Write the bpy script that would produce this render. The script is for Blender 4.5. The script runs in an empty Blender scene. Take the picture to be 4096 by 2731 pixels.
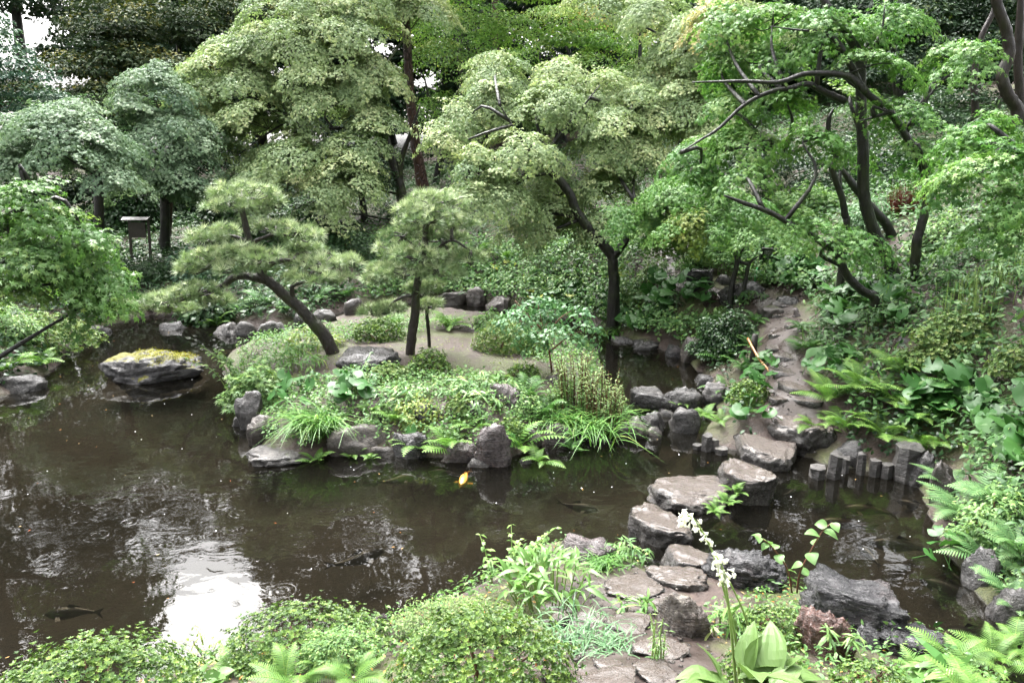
import bpy, bmesh, math, random
import numpy as np
from mathutils import Vector, Matrix, Euler, noise
random.seed(11)
RNG = np.random.default_rng(11)
PI = math.pi
SC = bpy.context.scene
COL = SC.collection
# ------------------------------------------------------------------ camera, world, sun, exposure
F = 797.0
CAMP = np.array([0.0, 0.0, 4.0])
TH = math.radians(15.0)
cam = bpy.data.cameras.new('camera'); cam.lens = F/1024*36; cam.sensor_width = 36
cam.clip_end = 2000; cam.clip_start = 0.05
camo = bpy.data.objects.new('camera', cam); COL.objects.link(camo)
camo.location = CAMP; camo.rotation_euler = (PI/2-TH, 0, 0)
SC.camera = camo
SUN_EL, SUN_AZ = math.radians(60), math.radians(334)      # azimuth clockwise from +Y
w = bpy.data.worlds.new('World'); SC.world = w; w.use_nodes = True
nt = w.node_tree; nt.nodes.clear()
sky = nt.nodes.new('ShaderNodeTexSky'); sky.sky_type = 'NISHITA'; sky.sun_disc = False
sky.sun_elevation = SUN_EL; sky.sun_rotation = SUN_AZ
sky.air_density = 1.0; sky.dust_density = 8.0; sky.ozone_density = 1.0
hs = nt.nodes.new('ShaderNodeHueSaturation'); hs.inputs['Saturation'].default_value = 0.12
bg = nt.nodes.new('ShaderNodeBackground'); bg.inputs['Strength'].default_value = 0.15
wo = nt.nodes.new('ShaderNodeOutputWorld')
nt.links.new(sky.outputs[0], hs.inputs['Color']); nt.links.new(hs.outputs[0], bg.inputs['Color'])
nt.links.new(bg.outputs[0], wo.inputs['Surface'])
sl = bpy.data.lights.new('sun', 'SUN'); sl.energy = 0.9; sl.angle = math.radians(60); sl.color = (1.0, 0.97, 0.92)
so = bpy.data.objects.new('sun', sl); COL.objects.link(so); so.location = (0, 0, 40)
sd = Vector((math.sin(SUN_AZ)*math.cos(SUN_EL), math.cos(SUN_AZ)*math.cos(SUN_EL), math.sin(SUN_EL)))
so.rotation_euler = (-sd).to_track_quat('-Z', 'Y').to_euler()
vs = SC.view_settings; vs.view_transform = 'Standard'; vs.look = 'None'; vs.gamma = 1; vs.use_curve_mapping = False
vs.exposure = 2.8
cy = SC.cycles
cy.max_bounces = 8; cy.diffuse_bounces = 3; cy.glossy_bounces = 3; cy.transmission_bounces = 3
cy.transparent_max_bounces = 6; cy.use_denoising = True; cy.caustics_reflective = False; cy.caustics_refractive = False

# ------------------------------------------------------------------ image-to-place helpers
cT, sT = math.cos(TH), math.sin(TH)
def ray(px, py):
    a, b = (px-512)/F, (341-py)/F
    return np.array([a, cT+b*sT, -sT+b*cT])
def at(px, py, Y):
    d = ray(px, py); return CAMP + d*(Y/d[1])
def wz(px, py, z=0.0):
    d = ray(px, py); return CAMP + d*((z-CAMP[2])/d[2])
def mpp(p):
    """metres per picture pixel at point p"""
    v = np.asarray(p)-CAMP; return float(v[1]*cT - v[2]*sT)/F
POND = [wz(*q) for q in [(-260,520),(-160,455),(-60,420),(0,398),(40,380),(62,362),(68,345),(85,333),(110,325),(150,315),(200,313),
  (225,320),(270,331),(310,323),(345,311),(400,303),(440,301),(475,304),(515,311),(545,316),(580,320),(606,330),(640,344),(668,352),(690,362),(703,376),(713,392),
  (718,412),(708,425),(702,440),(735,450),(770,455),(800,455),(830,466),(880,472),(915,482),(925,500),(932,530),(952,560),(975,590),(1002,625),
  (1040,660),(1100,700),(1130,770),(1040,720),(960,665),(905,640),(850,612),(800,592),(760,582),(700,578),(655,572),(620,556),(560,542),(520,556),(490,582),
  (450,602),(390,625),(330,642),(290,650),(200,668),(150,682),(80,704),(0,745),(-100,800),(-330,900),(-480,680)]]
ISL = [wz(*q) for q in [(222,372),(228,354),(260,347),(300,337),(335,327),(380,320),(420,323),(460,323),(510,331),(550,336),(588,342),(600,360),(606,385),
  (614,410),(612,430),(590,437),(560,438),(530,448),(505,460),(480,461),(450,459),(420,456),(390,454),(340,452),(300,461),(262,454),(252,435),(245,415),(232,395)]]
POND = np.array(POND)[:, :2]; ISL = np.array(ISL)[:, :2]
def poly_in(P, x, y):
    ins = np.zeros(x.shape, bool); n = len(P)
    for i in range(n):
        x1, y1 = P[i]; x2, y2 = P[(i+1) % n]
        c = ((y1 > y) != (y2 > y)) & (x < (x2-x1)*(y-y1)/(y2-y1+1e-12)+x1)
        ins ^= c
    return ins
def poly_dist(P, x, y):
    d = np.full(x.shape, 1e9); n = len(P)
    for i in range(n):
        a = P[i]; b = P[(i+1) % n]; e = b-a; L = e@e+1e-12
        t = np.clip(((x-a[0])*e[0]+(y-a[1])*e[1])/L, 0, 1)
        d = np.minimum(d, (x-a[0]-t*e[0])**2+(y-a[1]-t*e[1])**2)
    return np.sqrt(d)
CT = []
for q in [(100,670,.25),(250,640,.3),(250,682,.5),(400,640,.42),(420,682,.65),(560,580,.3),(600,560,.22),(640,600,.28),(640,640,.45),(640,682,.7),
  (720,620,.4),(800,640,.5),(800,682,.75),(900,670,.45),(1000,682,.55),(0,720,.5),
  (340,350,.45),(410,355,.5),(480,350,.45),(560,375,.4),(280,380,.35),(330,400,.42),(450,400,.5),(540,410,.4),(590,400,.3),
  (760,430,.3),(790,425,.35),(790,400,.5),(785,370,.65),(780,340,.8),(775,315,.9),(745,300,1.0),(700,288,1.0),(665,275,.95),(640,330,.35),(610,310,.5),(575,290,.8),
  (613,280,1.0),(650,265,1.2),(675,255,1.35),(660,235,1.6),(650,215,1.9),(870,295,1.5),(905,285,1.6),(960,300,1.8),(1000,330,1.7),(860,350,1.0),(850,400,.6),
  (900,430,.6),(960,440,.8),(1000,470,.9),(1020,560,.7),(1000,590,.3),(1100,500,1.5),(1024,250,2.4),(900,240,2.2),(840,230,2.2),(760,245,1.7),(765,285,1.15),(800,300,1.1),
  (240,310,.3),(100,300,.45),(30,340,.5),(60,330,.35),(-60,360,.6),(-160,390,.8)]:
    CT.append(wz(*q))
for q in [(540,200,24),(430,195,25),(350,215,22),(300,235,20),(280,270,18.5),(140,250,21),(460,170,30),(440,150,38),(600,125,40),(520,260,19)]:
    CT.append(at(*q))
CT += [np.array(q, float) for q in [(0,0,2.3),(-5,0,2.2),(5,0,2.3),(0,2.2,1.6),(-4,2.5,1.2),(4,2.5,1.5),(0,-10,3),(12,22,4.5),(15,15,5),(10,35,5.5),(22,30,7),(-20,30,2),(-30,40,3),(0,60,6),
  (25,55,9),(-40,20,2),(-25,12,1),(30,10,8),(14,8,4),(9,6,2.6),(-60,60,6),(-12,25,1.2),(-25,3,2)]]
CT = np.array(CT)
_A = np.linalg.norm(CT[:, None, :2]-CT[None, :, :2], axis=2)
_n = len(CT); _M = np.zeros((_n+1, _n+1)); _M[:_n, :_n] = _A; _M[:_n, _n] = 1; _M[_n, :_n] = 1
_W = np.linalg.solve(_M, np.append(CT[:, 2], 0))
def terrain(x, y):
    x = np.asarray(x, float); y = np.asarray(y, float); sh = x.shape
    x = x.ravel(); y = y.ravel()
    xc = np.clip(x, -60, 45); yc = np.clip(y, -12, 62)
    z = np.full(x.shape, _W[_n])
    for i in range(_n):
        z += _W[i]*np.sqrt((xc-CT[i, 0])**2+(yc-CT[i, 1])**2)
    io = poly_in(POND, x, y); ii = poly_in(ISL, x, y)
    d = np.minimum(poly_dist(POND, x, y), poly_dist(ISL, x, y))
    wat = io & ~ii
    z = z + .03*np.sin(x*3.1+1.3*np.sin(y*2.3))*np.cos(y*2.7)
    land = np.minimum(np.maximum(z, .12), .04+.5*d+.25*d*d)
    return np.where(wat, -np.minimum(.42, .06+.8*d), land).reshape(sh)
def tz(x, y): return float(terrain(np.array([x]), np.array([y]))[0])
_T = np.concatenate([np.arange(2.6, 30, .05), np.arange(30, 90, .25)])
def G(px, py):
    """where the sight line through a picture point meets ground or water"""
    d = ray(px, py); P = CAMP[None]+_T[:, None]*d[None]
    h = np.maximum(terrain(P[:, 0], P[:, 1]), 0)
    k = np.nonzero(P[:, 2] <= h)[0]
    i = k[0] if len(k) else len(_T)-1
    p = P[i].copy(); p[2] = h[i]; return p
def fit(x0, y0, x1, y1, dr=.75, hmin=.25):
    """centre on the ground, and width, depth, height, of a thing seen in this part of the picture"""
    B = G((x0+x1)/2, y1); s = mpp(B); wd = (x1-x0)*s; a = math.atan2(CAMP[2]-B[2], B[1])
    dp = dr*wd; H = (y1-y0)*s
    h = (H-dp*math.sin(a))/math.cos(a)
    if h < hmin*wd:
        dp = max(.2*wd, (H-hmin*wd*math.cos(a))/math.sin(a)); h = max((H-dp*math.sin(a))/math.cos(a), .1*wd)
    u = np.array([B[0], B[1]]); u = u/np.linalg.norm(u)
    return np.array([B[0]+u[0]*dp/2, B[1]+u[1]*dp/2, B[2]]), wd, dp, h

def fitc(cx, ybase, wpx, ytop, dr=.8):
    """as fit, for a dome whose middle stands on the ground at cx, ybase and whose top shows at ytop"""
    C = G(cx, ybase); wd = wpx*mpp(C); T_ = at(cx, ytop, C[1]); return C, wd, dr*wd, T_[2]-C[2]
# ------------------------------------------------------------------ materials
class NG:
    def __init__(s, name):
        s.m = bpy.data.materials.new(name); s.m.use_nodes = True; s.t = s.m.node_tree; s.t.nodes.clear()
        s.out = s.n('OutputMaterial')
    def n(s, t, **k):
        nd = s.t.nodes.new('ShaderNode'+t)
        for a, b in k.items():
            if hasattr(nd, a) and a not in nd.inputs: setattr(nd, a, b)
            else: nd.inputs[a].default_value = b
        return nd
    def l(s, a, b): s.t.links.new(a, b)
    def ramp(s, src, stops, interp='LINEAR'):
        r = s.n('ValToRGB'); r.color_ramp.interpolation = interp
        e = r.color_ramp.elements
        while len(e) < len(stops): e.new(.5)
        for q, (p, c) in zip(e, stops): q.position = p; q.color = (*c, 1) if len(c) == 3 else c
        if src is not None: s.l(src, r.inputs[0])
        return r.outputs[0]
    def coord(s, kind='Object'): return s.n('TexCoord').outputs[kind]
    def noise(s, vec, scale, detail=4, rough=.55, dist=0):
        t = s.n('TexNoise', Scale=scale, Detail=detail, Roughness=rough, Distortion=dist)
        if vec is not None: s.l(vec, t.inputs['Vector'])
        return t.outputs[0]
    def mix(s, f, a, b, mode='MIX'):
        m = s.n('Mix'); m.data_type = 'RGBA'; m.blend_type = mode
        if hasattr(f, 'is_output'): s.l(f, m.inputs[0])
        else: m.inputs[0].default_value = f
        for v, i in ((a, 6), (b, 7)):
            if hasattr(v, 'is_output'): s.l(v, m.inputs[i])
            else: m.inputs[i].default_value = (*v, 1)
        return m.outputs[2]
    def math(s, op, a, b=0, clamp=False):
        m = s.n('Math'); m.operation = op; m.use_clamp = clamp
        for v, i in ((a, 0), (b, 1)):
            if hasattr(v, 'is_output'): s.l(v, m.inputs[i])
            else: m.inputs[i].default_value = v
        return m.outputs[0]
    def bump(s, h, strength=.5, dist=.02):
        b = s.n('Bump', Strength=strength, Distance=dist); s.l(h, b.inputs['Height']); return b.outputs[0]
    def bsdf(s, col, rough=.5, nrm=None, spec=.5):
        p = s.n('BsdfPrincipled')
        if hasattr(col, 'is_output'): s.l(col, p.inputs['Base Color'])
        else: p.inputs['Base Color'].default_value = (*col, 1)
        if hasattr(rough, 'is_output'): s.l(rough, p.inputs['Roughness'])
        else: p.inputs['Roughness'].default_value = rough
        p.inputs['Specular IOR Level'].default_value = spec
        if nrm is not None: s.l(nrm, p.inputs['Normal'])
        return p.outputs[0]
    def done(s, sh): s.l(sh, s.out.inputs['Surface']); return s.m
def leafmat(name, stops, trans=.3, rough=.38, spec=.5):
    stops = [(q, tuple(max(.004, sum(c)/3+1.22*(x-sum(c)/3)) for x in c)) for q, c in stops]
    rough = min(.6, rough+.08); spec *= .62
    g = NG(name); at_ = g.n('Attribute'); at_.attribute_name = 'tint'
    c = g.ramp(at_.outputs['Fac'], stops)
    p = g.bsdf(c, rough, None, spec)
    tr = g.n('BsdfTranslucent'); ct = g.mix(.5, c, (.9, 1.0, .35), 'MULTIPLY'); ct2 = g.mix(1.0, ct, (1.6, 1.6, 1.6), 'MULTIPLY')
    g.l(ct2, tr.inputs['Color'])
    m = g.n('MixShader'); m.inputs[0].default_value = trans; g.l(p, m.inputs[1]); g.l(tr.outputs[0], m.inputs[2])
    return g.done(m.outputs[0])
def ramp3(a, b, c): return [(0, a), (.55, b), (1, c)]
M = {}
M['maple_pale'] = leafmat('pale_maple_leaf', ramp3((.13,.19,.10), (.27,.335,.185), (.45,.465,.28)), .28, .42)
M['maple_blue'] = leafmat('bluish_maple_leaf', ramp3((.075,.125,.08), (.155,.22,.14), (.28,.34,.24)), .28, .45)
M['maple_mid'] = leafmat('green_maple_leaf', ramp3((.06,.14,.045), (.12,.215,.07), (.22,.31,.12)), .3, .36)
M['maple_far'] = leafmat('far_maple_leaf', ramp3((.09,.17,.05), (.17,.27,.09), (.30,.34,.12)), .32, .38)
M['maple_rust'] = leafmat('rusty_maple_leaf', ramp3((.26,.27,.13), (.37,.33,.18), (.45,.34,.23)), .3, .4)
M['maple_near'] = leafmat('near_maple_leaf', ramp3((.065,.14,.045), (.12,.205,.075), (.22,.29,.11)), .3, .33)
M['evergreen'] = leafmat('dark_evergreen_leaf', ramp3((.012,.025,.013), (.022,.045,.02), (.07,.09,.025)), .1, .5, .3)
M['evergreen_tip'] = leafmat('yellow_tipped_evergreen_leaf', ramp3((.018,.035,.016), (.04,.06,.025), (.17,.16,.05)), .12, .5, .3)
M['evergreen_blue'] = leafmat('bluish_evergreen_leaf', ramp3((.03,.065,.045), (.06,.11,.07), (.13,.19,.1)), .15, .34)
M['darkleaf'] = leafmat('dark_bush_leaf', ramp3((.012,.03,.012), (.025,.055,.022), (.05,.09,.03)), .15, .3)  # dark green; carries the canopy shade on the far bank bushes
M['azalea'] = leafmat('azalea_leaf', ramp3((.02,.045,.013), (.065,.115,.03), (.18,.245,.075)), .2, .34)
M['azalea_pale'] = leafmat('pale_azalea_leaf', ramp3((.05,.09,.03), (.11,.17,.06), (.24,.27,.12)), .22, .36)
M['sasa'] = leafmat('bamboo_grass_leaf', ramp3((.06,.14,.04), (.12,.21,.07), (.28,.32,.14)), .28, .32)
M['sasa_pale'] = leafmat('pale_bamboo_grass_leaf', ramp3((.08,.16,.07), (.16,.25,.11), (.32,.36,.15)), .28, .34)
M['fern'] = leafmat('fern_leaf', ramp3((.045,.105,.028), (.095,.175,.05), (.18,.25,.075)), .28, .42)
M['fern_dark'] = leafmat('dark_fern_leaf', ramp3((.03,.08,.025), (.06,.13,.04), (.11,.18,.05)), .28, .38)
M['fern_blue'] = leafmat('bluish_fern_leaf', ramp3((.05,.115,.05), (.10,.18,.08), (.19,.27,.12)), .3, .38)
M['leopard'] = leafmat('glossy_round_leaf', ramp3((.02,.055,.017), (.035,.09,.026), (.08,.15,.05)), .15, .32, .45)
M['leopard_yel'] = leafmat('yellowing_round_leaf', ramp3((.12,.2,.05), (.3,.32,.09), (.45,.38,.2)), .2, .3)
M['herb'] = leafmat('herb_leaf', ramp3((.06,.13,.05), (.12,.2,.08), (.22,.3,.11)), .3, .36)
M['herb_blue'] = leafmat('bluish_herb_leaf', ramp3((.05,.11,.055), (.10,.18,.09), (.2,.29,.17)), .25, .34)
M['yellowgreen'] = leafmat('yellow_green_leaf', ramp3((.09,.15,.045), (.19,.24,.075), (.31,.33,.13)), .3, .38)
M['grass'] = leafmat('grass_blade', ramp3((.05,.12,.03), (.1,.2,.06), (.22,.28,.09)), .28, .34)
M['needle'] = leafmat('pine_needle', ramp3((.09,.14,.075), (.22,.285,.16), (.45,.49,.35)), .15, .4)
M['hosta'] = leafmat('hosta_leaf', ramp3((.06,.105,.04), (.10,.155,.058), (.17,.23,.09)), .22, .4)
M['slope'] = leafmat('shade_darkened_slope_leaf', ramp3((.03,.07,.025), (.06,.12,.042), (.14,.21,.075)), .24, .42)  # bamboo grass green darkened for the shade of the maples above
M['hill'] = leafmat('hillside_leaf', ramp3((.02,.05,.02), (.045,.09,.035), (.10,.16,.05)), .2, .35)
M['litter'] = leafmat('fallen_leaf', ramp3((.25,.07,.02), (.3,.16,.05), (.4,.32,.18)), .1, .5)
M['twig_red'] = leafmat('red_brush_twig', ramp3((.10,.02,.02), (.17,.04,.04), (.25,.09,.07)), .05, .7)
def bark(name, c0, c1, moss=.0, scale=14, plates=False):
    g = NG(name); v = g.coord()
    mp = g.n('Mapping'); mp.inputs['Scale'].default_value = (1, 1, .28); g.l(v, mp.inputs['Vector'])
    n1 = g.noise(mp.outputs[0], scale, 6, .65, .6); c = g.ramp(n1, [(.3, c0), (.7, c1)])
    h = n1
    if plates:
        vo = g.n('TexVoronoi', Scale=16.0); vo.feature = 'DISTANCE_TO_EDGE'; g.l(mp.outputs[0], vo.inputs['Vector'])
        e = g.ramp(vo.outputs['Distance'], [(0, (0,0,0)), (.12, (1,1,1))]); c = g.mix(e, (.03,.015,.012), c); h = e
    if moss:
        n2 = g.noise(v, 2.6, 4, .6); mk = g.ramp(n2, [(.52, (0,0,0)), (.62, (1,1,1))])
        c = g.mix(g.math('MULTIPLY', mk, moss), c, (.045,.07,.012))
    lk = g.ramp(g.noise(v, 26, 4, .7), [(.64, (0,0,0)), (.72, (1,1,1))]); c = g.mix(g.math('MULTIPLY', lk, .25), c, (.05,.047,.042))
    return g.done(g.bsdf(c, .34, g.bump(h, 1.0, .04)))
M['bark'] = bark('wet_black_bark', (.0015,.0012,.0011), (.010,.008,.007), .2)
M['bark_moss'] = bark('mossy_bark', (.003,.0025,.002), (.022,.017,.013), .6)
M['bark_pine'] = bark('pine_bark', (.005,.0035,.003), (.035,.025,.021), .35, 22)
M['bark_red'] = bark('red_pine_bark', (.025,.011,.008), (.09,.038,.027), .1, 20, True)
M['bark_wet'] = bark('smooth_wet_bark', (.008,.005,.0045), (.03,.02,.018), .1, 9)
def rockmat(name, c0, c1, c2, mud=None, moss=0., mosscol=(.06,.075,.015), rough=(.22,.55), lichen=.25, strata=0., wet=.12):
    g = NG(name); v = g.coord(); oi = g.n('ObjectInfo')
    ad = g.n('VectorMath'); ad.operation = 'ADD'; g.l(v, ad.inputs[0]); g.l(oi.outputs['Location'], ad.inputs[1]); v = ad.outputs[0]
    n1 = g.noise(v, 2.3, 7, .62, .4); n2 = g.noise(v, 18, 6, .7); n3 = g.noise(v, 60, 3, .6)
    c = g.ramp(n1, [(.3, c0), (.5, c1), (.72, c2)])
    c = g.mix(g.ramp(n2, [(.42, (0,0,0)), (.62, (.85,.85,.85))]), c, c0)
    if lichen:
        lk = g.ramp(g.noise(v, 30, 5, .7), [(.62, (0,0,0)), (.7, (1,1,1))]); lk2 = g.ramp(g.noise(v, 3.1, 3), [(.45, (0,0,0)), (.6, (1,1,1))])
        c = g.mix(g.math('MULTIPLY', g.math('MULTIPLY', lk, lk2), lichen), c, (.32,.31,.28))
    ge = g.n('NewGeometry'); sx = g.n('SeparateXYZ'); g.l(ge.outputs['Normal'], sx.inputs[0]); up = sx.outputs[2]
    if mud:
        mk = g.math('ADD', up, g.math('MULTIPLY', g.math('SUBTRACT', n1, .5), .9))
        mk = g.ramp(mk, [(.55, (0,0,0)), (.85, (1,1,1))])
        c = g.mix(g.math('MULTIPLY', mk, .8), c, g.ramp(n2, [(.3, tuple(.6*q for q in mud)), (.7, mud)]))
    if moss:
        mk = g.math('ADD', g.math('MULTIPLY', up, .35), g.noise(v, 3.3, 5, .65))
        mk = g.ramp(mk, [(.985-moss*.3, (0,0,0)), (1.04-moss*.3, (1,1,1))])
        c = g.mix(mk, c, g.ramp(n3, [(.3, tuple(.4*q for q in mosscol)), (.7, mosscol)]))
    h = g.math('ADD', g.math('MULTIPLY', n2, .7), g.math('MULTIPLY', n3, .25))
    if strata:
        mp = g.n('Mapping'); mp.inputs['Scale'].default_value = (1.5, 1.5, 9); mp.inputs['Rotation'].default_value = (.35, .25, 0); g.l(v, mp.inputs['Vector'])
        h = g.math('ADD', h, g.math('MULTIPLY', g.noise(mp.outputs[0], 3, 6, .7, .8), strata))
    r = g.n('MapRange'); r.inputs['To Min'].default_value = rough[0]; r.inputs['To Max'].default_value = rough[1]; g.l(n1, r.inputs[0])
    sh = g.bsdf(c, r.outputs[0], g.bump(h, 1.0, .045), .5); pn = sh.node; pn.inputs['Coat Weight'].default_value = wet; pn.inputs['Coat Roughness'].default_value = .12; g.l(g.bump(n1, .6, .03), pn.inputs['Coat Normal'])
    return g.done(sh)
M['rock_dark'] = rockmat('dark_wet_rock', (0.0109,0.0101,0.0101), (0.0372,0.0341,0.0341), (0.1162,0.1085,0.1023), None, .2, rough=(.13,.42), lichen=.6)
M['rock_grey'] = rockmat('grey_rock', (0.0202,0.0186,0.0186), (0.0697,0.0636,0.0605), (0.2015,0.1860,0.1752), None, .15, lichen=.8, strata=.6)
M['rock_mossy'] = rockmat('mossy_grey_rock', (0.0217,0.0202,0.0217), (0.0853,0.0806,0.0837), (0.2480,0.2325,0.2402), None, .62, (.2,.19,.02), lichen=.6, strata=1.4)
M['rock_brown'] = rockmat('brown_rock', (0.0202,0.0170,0.0147), (0.0651,0.0543,0.0481), (0.1705,0.1457,0.1287), None, .2, lichen=.6)
M['rock_step'] = rockmat('worn_stepping_stone', (.014,.012,.011), (.045,.04,.037), (.13,.12,.11), (.085,.064,.052), .0, lichen=.9, rough=(.12,.34), strata=.35, wet=.28)
M['rock_red'] = rockmat('wet_reddish_rock', (0.0465,0.0217,0.0170), (0.1240,0.0620,0.0496), (0.2170,0.1318,0.1085), None, 0, rough=(.1,.26), lichen=.1, strata=.9)
M['rock_slick'] = rockmat('slick_wet_rock', (0.0093,0.0093,0.0109), (0.0310,0.0295,0.0326), (0.0930,0.0697,0.0667), None, 0, rough=(.06,.2), lichen=.2, strata=1.3)
M['rock_pale'] = rockmat('pale_streaked_rock', (0.0388,0.0295,0.0248), (0.1395,0.1132,0.0961), (0.4340,0.4030,0.3488), None, .05, rough=(.14,.4), lichen=.6, strata=1.2)
M['rock_purple'] = rockmat('purplish_wet_rock', (0.0279,0.0217,0.0225), (0.0930,0.0744,0.0744), (0.2325,0.1938,0.1938), None, .0, rough=(.1,.32), lichen=.4, strata=.9)
def groundmat():
    g = NG('wet_soil_and_moss'); v = g.coord()
    n1 = g.noise(v, .9, 6, .6); n2 = g.noise(v, 9, 6, .7); n3 = g.noise(v, 45, 4, .7)
    soil = g.ramp(n2, [(.3, (.022,.014,.011)), (.7, (.07,.045,.036))])
    moss = g.ramp(n3, [(.3, (.02,.027,.008)), (.7, (.075,.08,.02))])
    c = g.mix(g.ramp(n1, [(.46, (0,0,0)), (.56, (1,1,1))]), soil, moss)
    ge = g.n('NewGeometry'); sx = g.n('SeparateXYZ'); g.l(ge.outputs['Position'], sx.inputs[0])
    bed = g.ramp(sx.outputs[2], [(0, (1,1,1)), (.02, (0,0,0))])
    c = g.mix(bed, c, g.ramp(g.noise(v, 1.7, 7, .7), [(.3, (.010,.0085,.006)), (.7, (.034,.027,.019))]))
    return g.done(g.bsdf(c, .55, g.bump(g.math('ADD', n2, g.math('MULTIPLY', n3, .5)), .8, .05)))
M['ground'] = groundmat()
def pathmat():
    g = NG('muddy_path'); v = g.coord()
    n1 = g.noise(v, 2.2, 6, .6); n2 = g.noise(v, 28, 5, .7)
    c = g.ramp(n1, [(.3, (.02,.0145,.0125)), (.7, (.055,.041,.035))]); c = g.mix(g.math('MULTIPLY', n2, .5), c, (.04,.028,.024))
    r = g.ramp(n1, [(.35, (.18,.18,.18)), (.6, (.5,.5,.5))])
    return g.done(g.bsdf(c, r, g.bump(n2, .5, .02)))
M['path'] = pathmat()
def watermat():
    g = NG('rain_dimpled_pond_water'); v = g.coord()
    def rings(scale, k, rad, thr):
        vo = g.n('TexVoronoi', Scale=scale); vo.voronoi_dimensions = '2D'; g.l(v, vo.inputs['Vector'])
        d = vo.outputs['Distance']; sp = g.n('SeparateColor'); g.l(vo.outputs['Color'], sp.inputs[0])
        on = g.math('GREATER_THAN', sp.outputs[0], thr)
        R = g.math('ADD', g.math('MULTIPLY', sp.outputs[1], rad), rad*.25)
        q = g.math('DIVIDE', d, R)
        fall = g.math('MULTIPLY', g.math('SUBTRACT', 1, q, True), g.math('MULTIPLY', q, 4, True))
        return g.math('MULTIPLY', g.math('MULTIPLY', g.math('SINE', g.math('MULTIPLY', d, k)), fall), on)
    mp = g.n('Mapping'); mp.inputs['Scale'].default_value = (1, 1.6, 1); g.l(v, mp.inputs['Vector'])
    wav = g.noise(mp.outputs[0], 2.4, 3, .5, .5)
    big = g.noise(v, .55, 3, .5)
    calm = g.ramp(g.noise(v, .35, 2, .5), [(.4, (.15,.15,.15)), (.65, (1,1,1))])
    h = g.math('ADD', g.math('MULTIPLY', g.math('MULTIPLY', wav, calm), .5), g.math('MULTIPLY', big, .9))
    h = g.math('ADD', h, g.math('MULTIPLY', rings(1.5, 62, .30, .55), .10))
    h = g.math('ADD', h, g.math('MULTIPLY', rings(3.4, 48, .22, .7), .06))
    nb = g.bump(h, 1.0, .008)
    fr = g.n('Fresnel'); fr.inputs['IOR'].default_value = 1.38; g.l(nb, fr.inputs['Normal'])
    gl = g.n('BsdfGlossy'); gl.inputs['Roughness'].default_value = .015; g.l(nb, gl.inputs['Normal'])
    tr = g.n('BsdfTransparent'); tr.inputs['Color'].default_value = (.5,.46,.38,1)
    df = g.n('BsdfDiffuse'); df.inputs['Color'].default_value = (.0085,.008,.0062,1)
    m1 = g.n('MixShader'); m1.inputs[0].default_value = .3; g.l(tr.outputs[0], m1.inputs[1]); g.l(df.outputs[0], m1.inputs[2])
    m2 = g.n('MixShader'); g.l(fr.outputs[0], m2.inputs[0]); g.l(m1.outputs[0], m2.inputs[1]); g.l(gl.outputs[0], m2.inputs[2])
    return g.done(m2.outputs[0])
M['water'] = watermat()
def plain(name, c, rough=.5, var=.35, scale=12, bumpd=.01, spec=.5):
    g = NG(name); v = g.coord(); n = g.noise(v, scale, 5, .65)
    col = g.ramp(n, [(.3, tuple(q*(1-var) for q in c)), (.7, tuple(min(1, q*(1+var)) for q in c))])
    return g.done(g.bsdf(col, rough, g.bump(n, .4, bumpd), spec))
M['wood_dark'] = plain('dark_wet_timber', (.022,.017,.014), .5, .5, 18)
M['wood_grey'] = plain('weathered_timber', (.045,.036,.03), .6, .4, 20)
M['bamboo'] = plain('orange_bamboo', (.27,.115,.035), .3, .35, 9)
M['bamboo_node'] = plain('pale_bamboo_node', (.6,.42,.2), .4, .2)
M['board'] = plain('black_sign_board', (.012,.011,.011), .4, .3)
M['ink'] = plain('white_sign_lettering', (.75,.75,.72), .6, .05)
M['green_pole'] = plain('green_plastic_pole', (.05,.42,.12), .35, .2)
M['moss'] = leafmat('yellow_moss', ramp3((.12,.13,.012), (.25,.24,.02), (.36,.33,.05)), .1, .6)
M['petal'] = leafmat('white_petal', ramp3((.7,.7,.66), (.8,.8,.78), (.85,.85,.84)), .3, .5)
M['stem'] = plain('green_stem', (.2,.3,.08), .4, .2)
M['stem_red'] = plain('reddish_stem', (.12,.05,.03), .5, .3)
M['koi_gold'] = plain('golden_scales', (.5,.24,.045), .3, .3, 25)
M['koi_dark'] = plain('dark_scales', (.012,.012,.014), .35, .4, 25)
M['koi_brown'] = plain('brown_scales', (.03,.016,.012), .35, .4, 25)
M['bubble'] = plain('pale_foam', (.8,.8,.8), .2, .05)

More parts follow.
